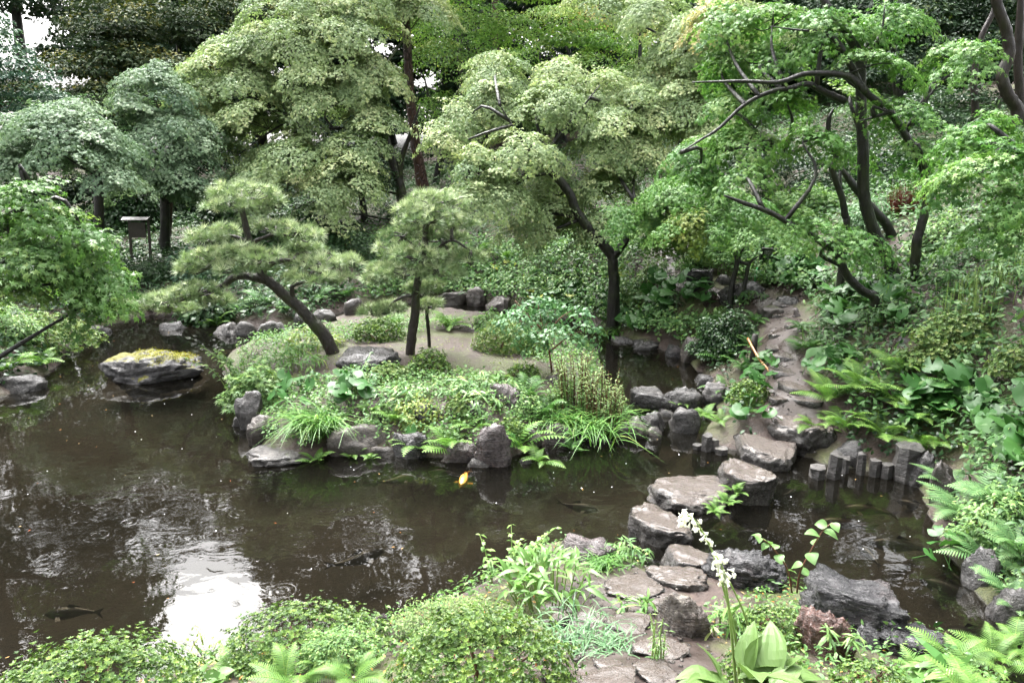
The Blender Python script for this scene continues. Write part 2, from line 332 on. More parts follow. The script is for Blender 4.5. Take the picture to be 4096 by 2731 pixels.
# ------------------------------------------------------------------ mesh builders
def nrm(a): return a/np.maximum(np.linalg.norm(a, axis=-1, keepdims=True), 1e-9)
class MB:
    def __init__(s): s.v = []; s.f = []; s.t = []; s.n = 0; s.sm = []
    def add(s, v, f, t=.5, smooth=False):
        v = np.asarray(v, float).reshape(-1, 3); f = np.asarray(f, int).reshape(-1, 3)
        s.v.append(v); s.f.append(f+s.n); s.n += len(v)
        s.t.append(np.broadcast_to(np.asarray(t, float), (len(f),)) if np.ndim(t) == 0 else np.asarray(t, float)); s.sm.append(np.full(len(f), smooth))
        return s
    def mesh(s, name, mat):
        V = np.concatenate(s.v); Fc = np.concatenate(s.f); T = np.concatenate(s.t); S = np.concatenate(s.sm)
        me = bpy.data.meshes.new(name)
        me.vertices.add(len(V)); me.vertices.foreach_set('co', V.astype(np.float32).ravel())
        me.loops.add(Fc.size); me.loops.foreach_set('vertex_index', Fc.astype(np.int32).ravel())
        me.polygons.add(len(Fc)); me.polygons.foreach_set('loop_start', np.arange(0, Fc.size, 3, dtype=np.int32))
        me.polygons.foreach_set('use_smooth', S)
        a = me.attributes.new('tint', 'FLOAT', 'FACE'); a.data.foreach_set('value', T.astype(np.float32))
        me.update(calc_edges=True); me.materials.append(mat); return me
    def obj(s, name, mat, parent=None, loc=None):
        o = bpy.data.objects.new(name, s.mesh(name, mat)); COL.objects.link(o)
        if name in ('stems', 'blades', 'twigs', 'branches'): o['kind'] = 'stuff'
        if parent is not None: o.parent = parent
        if loc is not None: o.location = loc
        return o
LABELS = {}
def tag(o, label=None, cat=None, group=None, kind=None):
    if label: o['label'] = label
    if cat: o['category'] = cat
    if group: o['group'] = group
    if kind: o['kind'] = kind
    return o
def thing(name, loc, label, cat, group=None):
    o = bpy.data.objects.new(name, None); COL.objects.link(o); o.location = loc; o.empty_display_size = .2
    return tag(o, label, cat, group)
def child(name, me, parent, loc=(0,0,0), rot=(0,0,0), sc=1):
    o = bpy.data.objects.new(name, me); COL.objects.link(o); o.parent = parent
    o.location = loc; o.rotation_euler = rot; o.scale = (sc, sc, sc) if np.ndim(sc) == 0 else sc
    return o
def inst(C, N, size, T, D=None, tint=None):
    """many small leaves: template T laid at C, facing N, pointing along D"""
    C = np.asarray(C, float); n = len(C); N = nrm(np.asarray(N, float))
    if D is None: D = RNG.normal(size=(n, 3))
    t = nrm(D-(D*N).sum(1, keepdims=True)*N); b = np.cross(N, t)
    V, Fc = T; size = np.broadcast_to(np.asarray(size, float), (n,))
    P = C[:, None]+size[:, None, None]*(V[None, :, 0:1]*t[:, None]+V[None, :, 1:2]*b[:, None]+V[None, :, 2:3]*N[:, None])
    I = Fc[None]+(np.arange(n)*len(V))[:, None, None]
    if tint is None: tint = RNG.random(n)
    return P.reshape(-1, 3), I.reshape(-1, 3), np.repeat(np.clip(tint, 0, 1), len(Fc))
def star(lobes, w=.2, droop=.18):
    V = []; Fc = []
    for a, L in lobes:
        a = math.radians(a); c, s = math.cos(a), math.sin(a); k = len(V)
        V += [(-s*w-.05*c, c*w-.05*s, 0), (s*w-.05*c, -c*w-.05*s, 0), (c*L, s*L, -droop*L)]
        Fc.append((k, k+1, k+2))
    return np.array(V), np.array(Fc)
T_STAR5 = star([(0,1), (52,.9), (-52,.9), (108,.62), (-108,.62)], .19)
T_STAR3 = star([(0,1), (75,.85), (-75,.85)], .3)
T_RHOMB = (np.array([(0,0,0), (.5,.27,.07), (1,0,-.05), (.5,-.27,.07)]), np.array([(0,1,2), (0,2,3)]))
def lance(wid=.12, bend=.25, wmid=.4):
    V = np.array([(0,0,0), (wmid,wid,.04-bend*wmid**2), (wmid,-wid,.04-bend*wmid**2), (.75,wid*.6,.03-bend*.56), (.75,-wid*.6,.03-bend*.56), (1,0,-bend)])
    return V, np.array([(0,2,1), (1,2,4), (1,4,3), (3,4,5)])
T_LANCE = lance(.1, .35); T_SHORT = lance(.2, .25); T_OVATE = lance(.3, .3)
def _tuft(n=26, spread=1.2):
    r = np.random.default_rng(5); V = []; Fc = []
    for i in range(n):
        th = spread*math.sqrt(r.random()); ph = r.random()*2*PI; L = .7+.3*r.random()
        d = np.array([math.sin(th)*math.cos(ph), math.sin(th)*math.sin(ph), math.cos(th)]); s = np.cross(d, (0.3,0.5,0.8)); s /= np.linalg.norm(s)
        k = len(V); V += [s*.03, -s*.03, d*L]; Fc.append((k, k+1, k+2))
    return np.array(V), np.array(Fc)
T_TUFT = _tuft()
def smoothline(P, R, sub=4):
    P = np.asarray(P, float); R = np.asarray(R, float); n = len(P)
    if n < 3 and sub > 1:
        t = np.linspace(0, 1, sub+1); return P[0]+(P[1]-P[0])*t[:, None], R[0]+(R[1]-R[0])*t
    Q = np.vstack([2*P[0]-P[1], P, 2*P[-1]-P[-2]]); o = []; rr = []
    for i in range(n-1):
        a, b, c, d = Q[i:i+4]
        for j in range(sub):
            t = j/sub
            o.append(.5*((2*b)+(-a+c)*t+(2*a-5*b+4*c-d)*t*t+(-a+3*b-3*c+d)*t**3)); rr.append(R[i]+(R[i+1]-R[i])*t)
    o.append(P[-1]); rr.append(R[-1]); return np.array(o), np.array(rr)
def tube(mb, P, R, sides=8, sub=4, rough=.0, tint=.5, cap=True):
    P, R = smoothline(P, R, sub); n = len(P)
    d = nrm(np.gradient(P, axis=0)); ref = np.array([.13, .31, .94]) if abs(d[0, 2]) < .9 else np.array([1., .1, 0])
    V = np.zeros((n, sides, 3)); a = np.arange(sides)*2*PI/sides
    u = np.cross(d[0], ref); u /= np.linalg.norm(u)
    for i in range(n):
        u = u-d[i]*(u@d[i]); u /= np.linalg.norm(u); v = np.cross(d[i], u)
        r = R[i]*(1+rough*RNG.normal(size=sides)) if rough else np.full(sides, R[i])
        V[i] = P[i]+(np.cos(a)[:, None]*u+np.sin(a)[:, None]*v)*r[:, None]
    Fc = []
    for i in range(n-1):
        for j in range(sides):
            k = (j+1) % sides; A, B, C_, D = i*sides+j, i*sides+k, (i+1)*sides+k, (i+1)*sides+j
            Fc += [(A, B, C_), (A, C_, D)]
    V = V.reshape(-1, 3)
    if cap:
        V = np.vstack([V, P[0], P[-1]]); m = n*sides
        for j in range(sides):
            k = (j+1) % sides; Fc += [(m, k, j), (m+1, (n-1)*sides+j, (n-1)*sides+k)]
    mb.add(V, Fc, tint, True); return mb
def box(mb, c, s, rz=0, rx=0):
    V = np.array([(x, y, z) for x in (-.5,.5) for y in (-.5,.5) for z in (-.5,.5)])*np.array(s)
    Mx = np.array(Euler((rx, 0, rz)).to_matrix()); V = V@Mx.T+np.array(c)
    Q = [(0,1,3,2),(4,6,7,5),(0,4,5,1),(2,3,7,6),(0,2,6,4),(1,5,7,3)]
    mb.add(V, [t for q in Q for t in ((q[0],q[1],q[2]), (q[0],q[2],q[3]))]); return mb
def sphere_dirs(n, up=.0):
    v = nrm(RNG.normal(size=(n, 3)))
    v[:, 2] = v[:, 2]*(1-up)+up*np.abs(v[:, 2]); return nrm(v)

# ------------------------------------------------------------------ the setting: ground, water, paths
def axis(lo, hi, step, far):
    a = list(np.arange(lo, hi+1e-6, step)); d = step
    while a[-1] < far: d *= 1.22; a.append(a[-1]+d)
    d = step
    while a[0] > -far: d *= 1.22; a.insert(0, a[0]-d)
    return np.array(a)
gx = axis(-13, 12, .11, 420); gy = axis(3.4, 21, .11, 420)
GX, GY = np.meshgrid(gx, gy); GZ = terrain(GX, GY)
nx, ny = len(gx), len(gy)
idx = np.arange(nx*ny).reshape(ny, nx)
q = np.stack([idx[:-1,:-1], idx[:-1,1:], idx[1:,1:], idx[1:,:-1]], -1).reshape(-1, 4)
mb = MB(); mb.add(np.stack([GX, GY, GZ], -1), np.concatenate([q[:, [0,1,2]], q[:, [0,2,3]]]), .5, True)
tag(mb.obj('ground', M['ground']), 'dark wet soil and moss of the garden banks and hillside', kind='structure')
mb = MB(); x0, x1, y0, y1 = POND[:,0].min()-1, POND[:,0].max()+1, POND[:,1].min()-1.5, POND[:,1].max()+1
mb.add([(x0,y0,0),(x1,y0,0),(x1,y1,0),(x0,y1,0)], [(0,1,2),(0,2,3)])
water = tag(mb.obj('pond_water', M['water']), 'dark brown pond water dimpled by rain', kind='structure')
def drape(pts, wid, lift=.02, cross=9):
    P, Wd = smoothline([G(*p)[:2].tolist()+[0] for p in pts], wid, 8)
    d = nrm(np.gradient(P, axis=0)); s = np.stack([d[:,1], -d[:,0]], -1)
    k = np.linspace(-1, 1, cross); wob = 1+.18*RNG.normal(size=(len(P), 2))
    V = []
    for i in range(len(P)):
        for j in k:
            o = P[i,:2]+s[i]*j*Wd[i]/2*(wob[i, 0] if j < 0 else wob[i, 1])
            V.append((o[0], o[1], 0))
    V = np.array(V); e = np.abs(np.tile(k, len(P))); V[:,2] = terrain(V[:,0], V[:,1])+lift*(1-e**4)*1.0-.03*(e > .95)
    Fc = []
    for i in range(len(P)-1):
        for j in range(cross-1):
            a = i*cross+j; Fc += [(a, a+1, a+cross+1), (a, a+cross+1, a+cross)]
    return V, Fc, P
PATH1 = [(800,432),(797,405),(790,385),(783,365),(779,345),(781,325),(776,311),(760,303),(735,297),(700,291),(678,286),(668,277),(668,263),(672,252),(664,238),(655,226),(648,214)]
PATH2 = [(660,585),(628,592),(608,605),(618,622),(640,640),(650,658),(632,690),(600,735)]
V, Fc, PA = drape(PATH1, [.75,.7,.65,.62,.68,.66,.6,.55,.5,.42,.42,.42,.45,.5,.5,.55,.55])
path = tag(MB().add(V, Fc, .5, True).obj('garden_path', M['path']), 'muddy stepped path climbing the right bank behind the bamboo rail', kind='structure')
V, Fc, PB = drape(PATH2, [1.0,1.1,1.1,1.0,.9,.9,1.0,1.1])
path2 = tag(MB().add(V, Fc, .5, True).obj('landing_path', M['path']), 'muddy landing path leading down to the stepping stones', kind='structure')
PATHPTS = np.vstack([PA[:, :2], PB[:, :2]])

# ------------------------------------------------------------------ rocks
def icos(sub):
    bm = bmesh.new(); bmesh.ops.create_icosphere(bm, subdivisions=sub, radius=1)
    V = np.array([v.co for v in bm.verts]); Fc = np.array([[v.index for v in f.verts] for f in bm.faces]); bm.free(); return V, Fc
ICO = {k: icos(k) for k in (2, 3, 4, 5)}
def rockmesh(seed, wd, dp, h, sub=4, box_=.78, cuts=7, rough=1., flat=None, sink=.35):
    r = np.random.default_rng(seed); V, Fc = ICO[sub]; V = V.copy()
    V = np.sign(V)*np.abs(V)**box_; V = V/np.max(np.abs(V))
    for k in range(cuts):
        n = nrm(r.normal(size=3)*np.array([1,1,.5])); lim = .62+.2*r.random()
        dd = V@n; over = np.maximum(dd-lim, 0); V = V-over[:, None]*n*.92
    if flat is not None:
        top = flat+.05*(V[:,0]*r.normal()+V[:,1]*r.normal()); V[:,2] = np.where(V[:,2] > top, top+(V[:,2]-top)*.12, V[:,2])
    off = r.normal(size=3)*9
    for i in range(len(V)):
        p = Vector(V[i]+off)
        d = .17*noise.fractal(p*1.3, .8, 2, 4)+.08*rough*(abs(noise.noise(p*3.6))*2-.6)+.045*rough*noise.fractal(p*8, .75, 2, 4)
        V[i] *= 1+d
        if rough > 1: V[i, 2] += .03*(rough-1)*math.sin(V[i,2]*22+3*noise.noise(p*2))
    V[:, :2] *= (1-.16*np.clip(.25-V[:,2:3], 0, 1))
    lo, hi = V.min(0), V.max(0)
    V = (V-(lo+hi)/2)/(hi-lo)*2
    V[:,0] *= wd/2; V[:,1] *= dp/2
    V[:,2] = (V[:,2]+1)/2*(h+sink)-sink
    return V, Fc
ROCKN = [0]
def rock(bb, label, mat='rock_grey', dr=.75, sub=4, cat='rock', name='rock', group=None, parent=None, yaw=None, **k):
    ROCKN[0] += 1; c, wd, dp, h = fit(*bb, dr=dr, hmin=k.pop('hmin', .2))
    V, Fc = rockmesh(ROCKN[0]*7+k.pop('seed', 0), wd*1.02, dp, h, sub, **k)
    o = MB().add(V, Fc, .5, True).obj(name, M[mat], parent, c); o.rotation_euler.z = math.atan2(-c[0], c[1])
    if parent is None: tag(o, label, cat, group)
    return o
R = rock
pondrock = R((106,338,207,384), 'large grey boulder alone in the pond with a yellow moss patch', 'rock_mossy', .7, 5, 'boulder', 'boulder', rough=1.25, cuts=9, sink=.3, box_=.85)
def mossy(o, mat, cx, rx, n=1500, s_=.02, zmin=.35, name='moss'):
    me = o.data; V = np.zeros(len(me.vertices)*3); N = np.zeros(len(me.vertices)*3); me.vertices.foreach_get('co', V); me.vertices.foreach_get('normal', N); V = V.reshape(-1, 3); N = N.reshape(-1, 3)
    lo, hi = V.min(0), V.max(0); u = (V-lo)/(hi-lo)
    ok = (((u[:,0]-cx[0])/rx[0])**2+((u[:,1]-cx[1])/rx[1])**2+.5*np.sin(u[:,0]*23)*np.sin(u[:,1]*19) < 1) & (N[:,2] > zmin); k = np.nonzero(ok)[0]
    if not len(k): return
    k = RNG.choice(k, n); P = V[k]+RNG.normal(size=(n, 3))*np.array([.03,.03,.004])
    v, f, t_ = inst(P+N[k]*.006, N[k]+RNG.normal(size=(n, 3))*.5, s_*(.6+.8*RNG.random(n)), T_RHOMB, None, .4+.25*RNG.normal(size=n)); tag(MB().add(v, f, t_).obj(name, M[mat], o), kind='stuff')
mossy(pondrock, 'moss', (.6,.5), (.27,.36), 2600, .024)
g1 = 'rocks edging the island'
R((249,436,322,466), 'flat layered slab just above the water at the island corner, below the grass tuft', 'rock_grey', .9, 4, group=g1, flat=.5, rough=1.9, hmin=.12, sink=.15)
R((248,412,282,441), 'rounded brown boulder just behind the flat layered slab', 'rock_brown', .5, group=g1, cuts=3)
R((328,419,390,457), 'broad smooth boulder with strap ferns along its foot on the island shore', 'rock_brown', .5, group=g1, cuts=3)
R((366,443,398,458), 'low wedge rock between the broad smooth boulder and the black square rock', 'rock_brown', .5, 3, group=g1)
R((393,430,430,460), 'black wet squarish rock with a shining top edge at the island shore', 'rock_slick', .5, group=g1, box_=.5)
R((441,436,480,463), 'smooth pale wet rock half hidden by yellow ferns at the water', 'rock_purple', .5, group=g1, cuts=4)
R((474,420,512,468), 'tall knobbly reddish grey rock standing at the water edge of the island', 'rock_purple', .5, group=g1, rough=1.6, cuts=9)
R((466,455,490,468), 'small grey stone at the foot of the knobbly reddish rock', 'rock_grey', .55, 3, group=g1)
R((517,456,533,465), 'small square mossy stone alone in the water in front of the island', 'rock_grey', .55, 3)
R((519,427,543,449), 'small round brown rock behind the long upright fern', 'rock_brown', .5, 3, group=g1)
R((542,420,577,446), 'grey wet rock under the ferns at the right end of the island shore', 'rock_purple', .5, 3, group=g1)
R((568,430,620,442), 'dark low rock under the drooping grass clump at the water', 'rock_dark', .7, group=g1)
R((486,380,520,405), 'pale creased rock among the bamboo grass at the middle of the island', 'rock_purple', .7, group='rocks set in the island planting', rough=1.8)
R((459,399,488,420), 'brown rounded rock under the hanging bamboo grass fans', 'rock_brown', .7, group='rocks set in the island planting')
R((412,400,442,427), 'dark rock at the right of the yellow creeper', 'rock_dark', .7, group='rocks set in the island planting')
R((360,383,382,399), 'small dark pitted rock above the round leaves of the island', 'rock_dark', .7, 3, group='rocks set in the island planting')
R((384,381,402,394), 'small grey pitted rock above the yellow creeper', 'rock_grey', .7, 3, group='rocks set in the island planting')
R((337,342,402,374), 'large smooth flat-topped dark boulder between the two island pines', 'rock_dark', .72, 5, 'boulder', 'boulder', cuts=3, rough=.5, flat=.6)
R((237,388,264,428), 'tall dark boulder under ferns at the left tip of the island', 'rock_dark', .7, group=g1)
R((232,411,255,427), 'dark half-sunk stone at the waterline below the left tip ferns', 'rock_dark', .8, 3, group=g1)
R((544,371,568,386), 'flat grey stone in the island soil beside the leafy sapling', 'rock_purple', .9, 3, hmin=.12)
R((566,382,606,396), 'flat slab in the island soil in front of the tall weeds', 'rock_grey', .9, 3, hmin=.1, flat=.4)
R((458,321,480,332), 'small flat stone on bare soil at the back of the island', 'rock_purple', .9, 3, hmin=.15)
g2 = 'rocks of the low dam between the two ponds'
R((629,383,669,414), 'flat-topped wet boulder of the dam, touching the tall weeds', 'rock_dark', .8, group=g2, flat=.55, box_=.55, cuts=5)
R((661,379,702,410), 'round smooth wet boulder of the dam', 'rock_dark', .8, group=g2, cuts=3, rough=.6)
R((701,377,735,404), 'rough creased rock of the dam beside the right bank ferns', 'rock_grey', .8, group=g2, rough=1.7)
R((611,412,648,439), 'mossy ledge rock of the dam at the drooping grass', 'rock_brown', .6, group=g2)
R((638,408,664,434), 'dark pitted ledge rock of the dam with a trickle of water', 'rock_dark', .6, group=g2)
R((655,406,676,418), 'small squarish grey ledge stone in the middle of the dam', 'rock_grey', .7, 3, group=g2)
R((668,404,700,434), 'dark ledge rock of the dam hidden under rusty ferns', 'rock_dark', .6, 3, group=g2)
R((644,424,662,437), 'small moss ball stone at the foot of the dam', 'rock_brown', .8, 3, group=g2)
g3 = 'stepping stones crossing the pond'
R((766,409,834,458), 'big granite boulder at the foot of the muddy path', 'rock_step', .75, 5, 'boulder', 'boulder', cuts=6, flat=.6, rough=1.1)
R((730,430,794,473), 'brown-topped stepping stone just in front of the big granite boulder', 'rock_step', .95, 5, 'stepping stone', 'stepping_stone', g3, flat=.45, box_=.55, rough=.75)
R((715,454,775,509), 'tall square-sided stepping stone to the right of the small hanging fern', 'rock_step', .95, 5, 'stepping stone', 'stepping_stone', g3, flat=.6, box_=.5, rough=.75)
R((644,466,733,516), 'largest flat brown stepping stone with a fern on its edge', 'rock_step', .95, 5, 'stepping stone', 'stepping_stone', g3, flat=.5, rough=.75)
R((626,499,692,549), 'cracked brown stepping stone just below the largest one', 'rock_step', .95, 5, 'stepping stone', 'stepping_stone', g3, flat=.55, box_=.5, rough=.75)
R((658,539,716,573), 'smooth low brown stepping stone behind the white flowers', 'rock_step', .95, 4, 'stepping stone', 'stepping_stone', g3, flat=.5, rough=.75)
R((700,540,784,592), 'dark crumpled rock at the shore to the right of the white flowers', 'rock_slick', .55, 5, rough=2.0, cuts=9)
R((559,528,616,566), 'purplish pointed rock in the water behind the bamboo grass', 'rock_purple', .7, 4, rough=1.5, cuts=9)
R((644,562,708,592), 'broad wet slab that ends the stepping stones at the near shore', 'rock_step', .95, 5, 'stepping stone', 'stepping_stone', g3, flat=.45, hmin=.12, rough=.75)
R((655,584,712,640), 'upright pale-streaked boulder beside the landing', 'rock_pale', .6, 5, 'boulder', 'boulder', cuts=10, rough=1.5)
R((797,566,910,640), 'big slick black boulder at the near shore on the right', 'rock_slick', .55, 5, 'boulder', 'boulder', cuts=9, rough=1.6, flat=.6)
R((792,603,852,660), 'wet reddish rock leaning against the slick black boulder', 'rock_red', .6, 5, cuts=9, rough=1.5)
R((872,614,946,662), 'slick dark slab to the right of the black boulder', 'rock_slick', .7, 5, cuts=9, rough=1.6, flat=.5)
R((846,618,884,652), 'small slick black rock between the reddish rock and the dark slab', 'rock_slick', .7, 4, rough=1.6)
R((914,650,966,690), 'dark grey rock half under the fern at the lower right shore', 'rock_dark', .7, 4)
R((375,608,392,630), 'small round purplish stone tucked between the clipped azaleas', 'rock_purple', .8, 3)
g4 = 'rocks beside the path on the right bank'
R((776,293,802,307), 'low flat dark rock where the path bends', 'rock_dark', .9, 4, group=g4, hmin=.15)
R((756,303,785,319), 'low ledge rock at the left of the path bend', 'rock_brown', .8, 4, group=g4, flat=.4)
R((766,300,784,313), 'small ledge rock above the path bend', 'rock_brown', .8, 3, group=g4)
R((793,306,802,317), 'small round grey stone at the right side of the path', 'rock_purple', .9, 3, group=g4)
R((717,279,764,303), 'black rock behind the two thin trunks', 'rock_dark', .7, 4, group=g4, rough=1.5)
R((685,268,712,292), 'black wet rock with a shining flat top beside the upper path', 'rock_slick', .7, 4, group=g4, flat=.5, box_=.5)
R((715,272,733,285), 'smooth round dark rock left of the thin trunk', 'rock_dark', .8, 3, group=g4, cuts=2)
R((770,229,780,239), 'small pointed grey stone on the slope behind the signboard', 'rock_grey', .7, 3, group=g4)
R((783,244,794,256), 'small rounded grey stone on the slope under the leaning maple', 'rock_purple', .8, 3, group=g4)
R((830,341,848,357), 'brown rock under the round leaves on the right bank', 'rock_brown', .8, 3, group=g4)
R((856,360,888,376), 'brown rock behind the big ferns of the right bank', 'rock_brown', .8, 3, group=g4)
R((975,357,1003,375), 'black rock under the spiky azalea shelf', 'rock_dark', .8, 4, group=g4)
R((894,335,914,346), 'dark stone at the left end of the spiky azalea shelf', 'rock_dark', .8, 3, group=g4)
R((990,414,1030,440), 'black slanted rock among big round leaves on the right bank', 'rock_dark', .7, 4, group=g4)
g5 = 'rocks along the right pond edge'
R((680,334,706,362), 'large mossy boulder under the ferns at the small pond', 'rock_brown', .7, 4, group=g5)
R((692,372,716,386), 'low dark stone in the small pond by the dam', 'rock_dark', .8, 3, group=g5)
R((632,336,665,351), 'dark boulder at the back edge of the small pond', 'rock_dark', .8, 4, group=g5)
R((664,342,683,358), 'shiny black rock in the back corner of the small pond', 'rock_slick', .8, 4, group=g5)
R((610,334,634,344), 'low rock under the dark round leaves at the small pond', 'rock_dark', .8, 3, group=g5)
R((960,545,998,590), 'dark mossy boulder at the right shore below the feathery leaves', 'rock_dark', .7, 4, group=g5)
R((986,580,1034,628), 'speckled dark boulder at the lower right shore', 'rock_dark', .7, 4, group=g5)
R((928,457,952,502), 'brown upright rock at the right shore below the ferns', 'rock_brown', .7, 4, group=g5)
R((905,448,934,488), 'dark sloping rock in the shore wall beside the brown upright rock', 'rock_dark', .7, 4, group=g5)
R((834,440,862,468), 'dark rock in shadow behind the hexagonal stone posts', 'rock_dark', .7, 3, group=g5)
g6 = 'rocks along the far bank of the pond'
R((214,320,242,336), 'grey rock on the far bank under the low pine branch', 'rock_grey', .7, 4, group=g6)
R((237,319,256,336), 'narrow grey rock on the far bank left of the leaning trunk', 'rock_grey', .7, 3, group=g6)
R((257,318,286,336), 'flat-faced grey rock on the far bank behind the leaning trunk', 'rock_grey', .7, 4, group=g6)
R((293,308,314,328), 'dark rock on the far bank right of the leaning trunk', 'rock_dark', .7, 3, group=g6)
R((311,306,338,322), 'rounded grey rock on the far bank behind the pine fork', 'rock_grey', .7, 4, group=g6)
R((160,318,190,331), 'dark rock in the shadowy back corner of the pond', 'rock_dark', .7, 3, group=g6)
R((344,296,366,315), 'brown rock at the back channel left of the upright pine', 'rock_brown', .7, 3, group=g6)
R((432,288,468,306), 'mossy brown rock at the back channel right of the upright pine', 'rock_brown', .7, 4, group=g6)
R((466,285,487,307), 'split brown rock at the back channel under the ferns', 'rock_brown', .7, 4, group=g6)
R((485,294,511,312), 'low mossy rock at the right end of the back channel', 'rock_brown', .7, 4, group=g6)
R((-8,368,46,394), 'dark rock under the yellow-green fern at the left shore', 'rock_dark', .6, 4)
R((88,322,112,334), 'dark rock at the left shore under the clipped bush', 'rock_dark', .7, 3)
# paving stones: parts of the paths
for bb in [(765,343,791,353),(770,350,796,364),(768,365,796,379),(777,379,810,397),(789,394,821,413),(768,395,788,409),
           (668,240,684,246),(664,249,688,256),(658,229,676,234),(684,262,697,269),(670,272,690,278)]:
    R(bb, '', 'rock_step', .9, 3, name='paving_stone', parent=path, hmin=.06, flat=.3, sink=.15)
for bb in [(768,331,784,339),(784,322,798,330),(770,312,786,319),(776,302,792,309),(746,293,760,300),(724,290,738,296),(662,258,678,264),(655,232,668,237),(650,222,664,227)]:
    R(bb, '', 'rock_step', .9, 3, name='paving_stone', parent=path, hmin=.06, flat=.3, sink=.15)
for bb in [(548,609,569,628),(569,604,608,627),(605,609,651,636),(631,637,690,664),(630,659,678,690),(570,666,636,700),(593,659,624,676),(540,672,578,705),(603,573,664,604)]:
    R(bb, '', 'rock_step', .9, 4, name='paving_stone', parent=path2, hmin=.06, flat=.3, sink=.12)
# hexagonal stone posts
def hexpost(px, y0, y1, wpx, label, lean=0., sides=6):
    B = G(px, y1); s = mpp(B); r = wpx*s/2; y0 += .4*wpx; h = (y1-y0)*s/math.cos(math.atan2(4-B[2], B[1]))
    V = []; n = 6
    for k in range(n):
        z = -.25+(h+.25)*k/(n-1)
        for j in range(sides):
            a = j*2*PI/sides+.3; q = r*(1+.07*RNG.normal())
            V.append((q*math.cos(a)+lean*max(z, 0), q*math.sin(a), z+(.06*h*RNG.normal() if k == n-1 else 0)))
    V.append((lean*h, 0, h*1.02)); Fc = []
    for k in range(n-1):
        for j in range(sides):
            a, b = k*sides+j, k*sides+(j+1) % sides; Fc += [(a, b, b+sides), (a, b+sides, a+sides)]
    for j in range(sides): Fc.append(((n-1)*sides+j, (n-1)*sides+(j+1) % sides, n*sides))
    tag(MB().add(V, Fc).obj('stone_post', M['rock_grey'], None, B), label, 'stone post', 'hexagonal stone posts at the water edge')
hexpost(706,431,451,11, 'hexagonal stone post at the water left of the brown stepping stones')
hexpost(714,436,450,9, 'shorter stone post touching the lone hexagonal post')
hexpost(697,440,448,10, 'low mossy stone stump left of the lone hexagonal post')
hexpost(721,443,454,14, 'dark low stone stump right of the lone hexagonal post')
hexpost(817,460,477,16, 'short thick hexagonal stone post in front of the right bank wall')
hexpost(833,448,477,14, 'tall hexagonal stone post next to the short thick one', .05)
hexpost(844,454,472,10, 'dark stone post hiding behind the tall hexagonal one')
hexpost(860,450,474,9, 'slim dark stone post in the right bank wall')
hexpost(874,456,476,11, 'pointed stone post in the middle of the right bank wall')
hexpost(886,459,477,12, 'squat stone post at the right of the pointed one')
hexpost(905,440,480,26, 'thick dark stone pillar at the end of the post row', 0, 8)

# ------------------------------------------------------------------ trees
def pads(mb, p, R_, T, s, cover, nvec, out, tint0, tip=.22, droop=.4, jit=.38):
    n = max(8, int(cover*PI*R_*R_/(.55*s*s)))
    n = min(n, 1500)
    e = nrm(out-(out@nvec)*nvec+1e-6); b = np.cross(nvec, e)
    r = np.sqrt(RNG.random(n)); a = RNG.random(n)*2*PI
    lob = 1+.2*np.sin(3*a+RNG.random()*6)+.2*np.sin(7*a+RNG.random()*6)+.1*np.sin(13*a+RNG.random()*6)
    u, v = r*np.cos(a)*1.2*lob, r*np.sin(a)*.85*lob
    P = p+(e*u[:, None]+b*v[:, None])*R_+nvec*(-droop*R_*(r*r)[:, None])+RNG.normal(size=(n, 3))*R_*np.array([.05,.05,.035])
    rad = e*u[:, None]+b*v[:, None]
    N = nvec+1.0*droop*2*rad+RNG.normal(size=(n, 3))*jit
    D = rad*.6+np.array([0,0,-.15])+RNG.normal(size=(n, 3))*.6
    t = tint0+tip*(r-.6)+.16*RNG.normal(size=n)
    v_, f_, t_ = inst(P, N, s*(.75+.5*RNG.random(n)), T, D, t); mb.add(v_, f_, t_)
def puffs(mb, p, R_, T, s, cover, tint0, tip=.3):
    n = min(900, max(8, int(cover*3.2*R_*R_/(.27*s*s))))
    d = sphere_dirs(n, .55); P = p+d*R_*np.array([1.1,1.1,.75])*(.7+.35*RNG.random((n, 1)))
    N = d*.8+np.array([0,0,.7])+RNG.normal(size=(n, 3))*.5; D = d+RNG.normal(size=(n, 3))*.5
    v_, f_, t_ = inst(P, N, s*(.7+.6*RNG.random(n)), T, D, tint0+tip*(d[:,2]-.5)+.17*RNG.normal(size=n)); mb.add(v_, f_, t_)
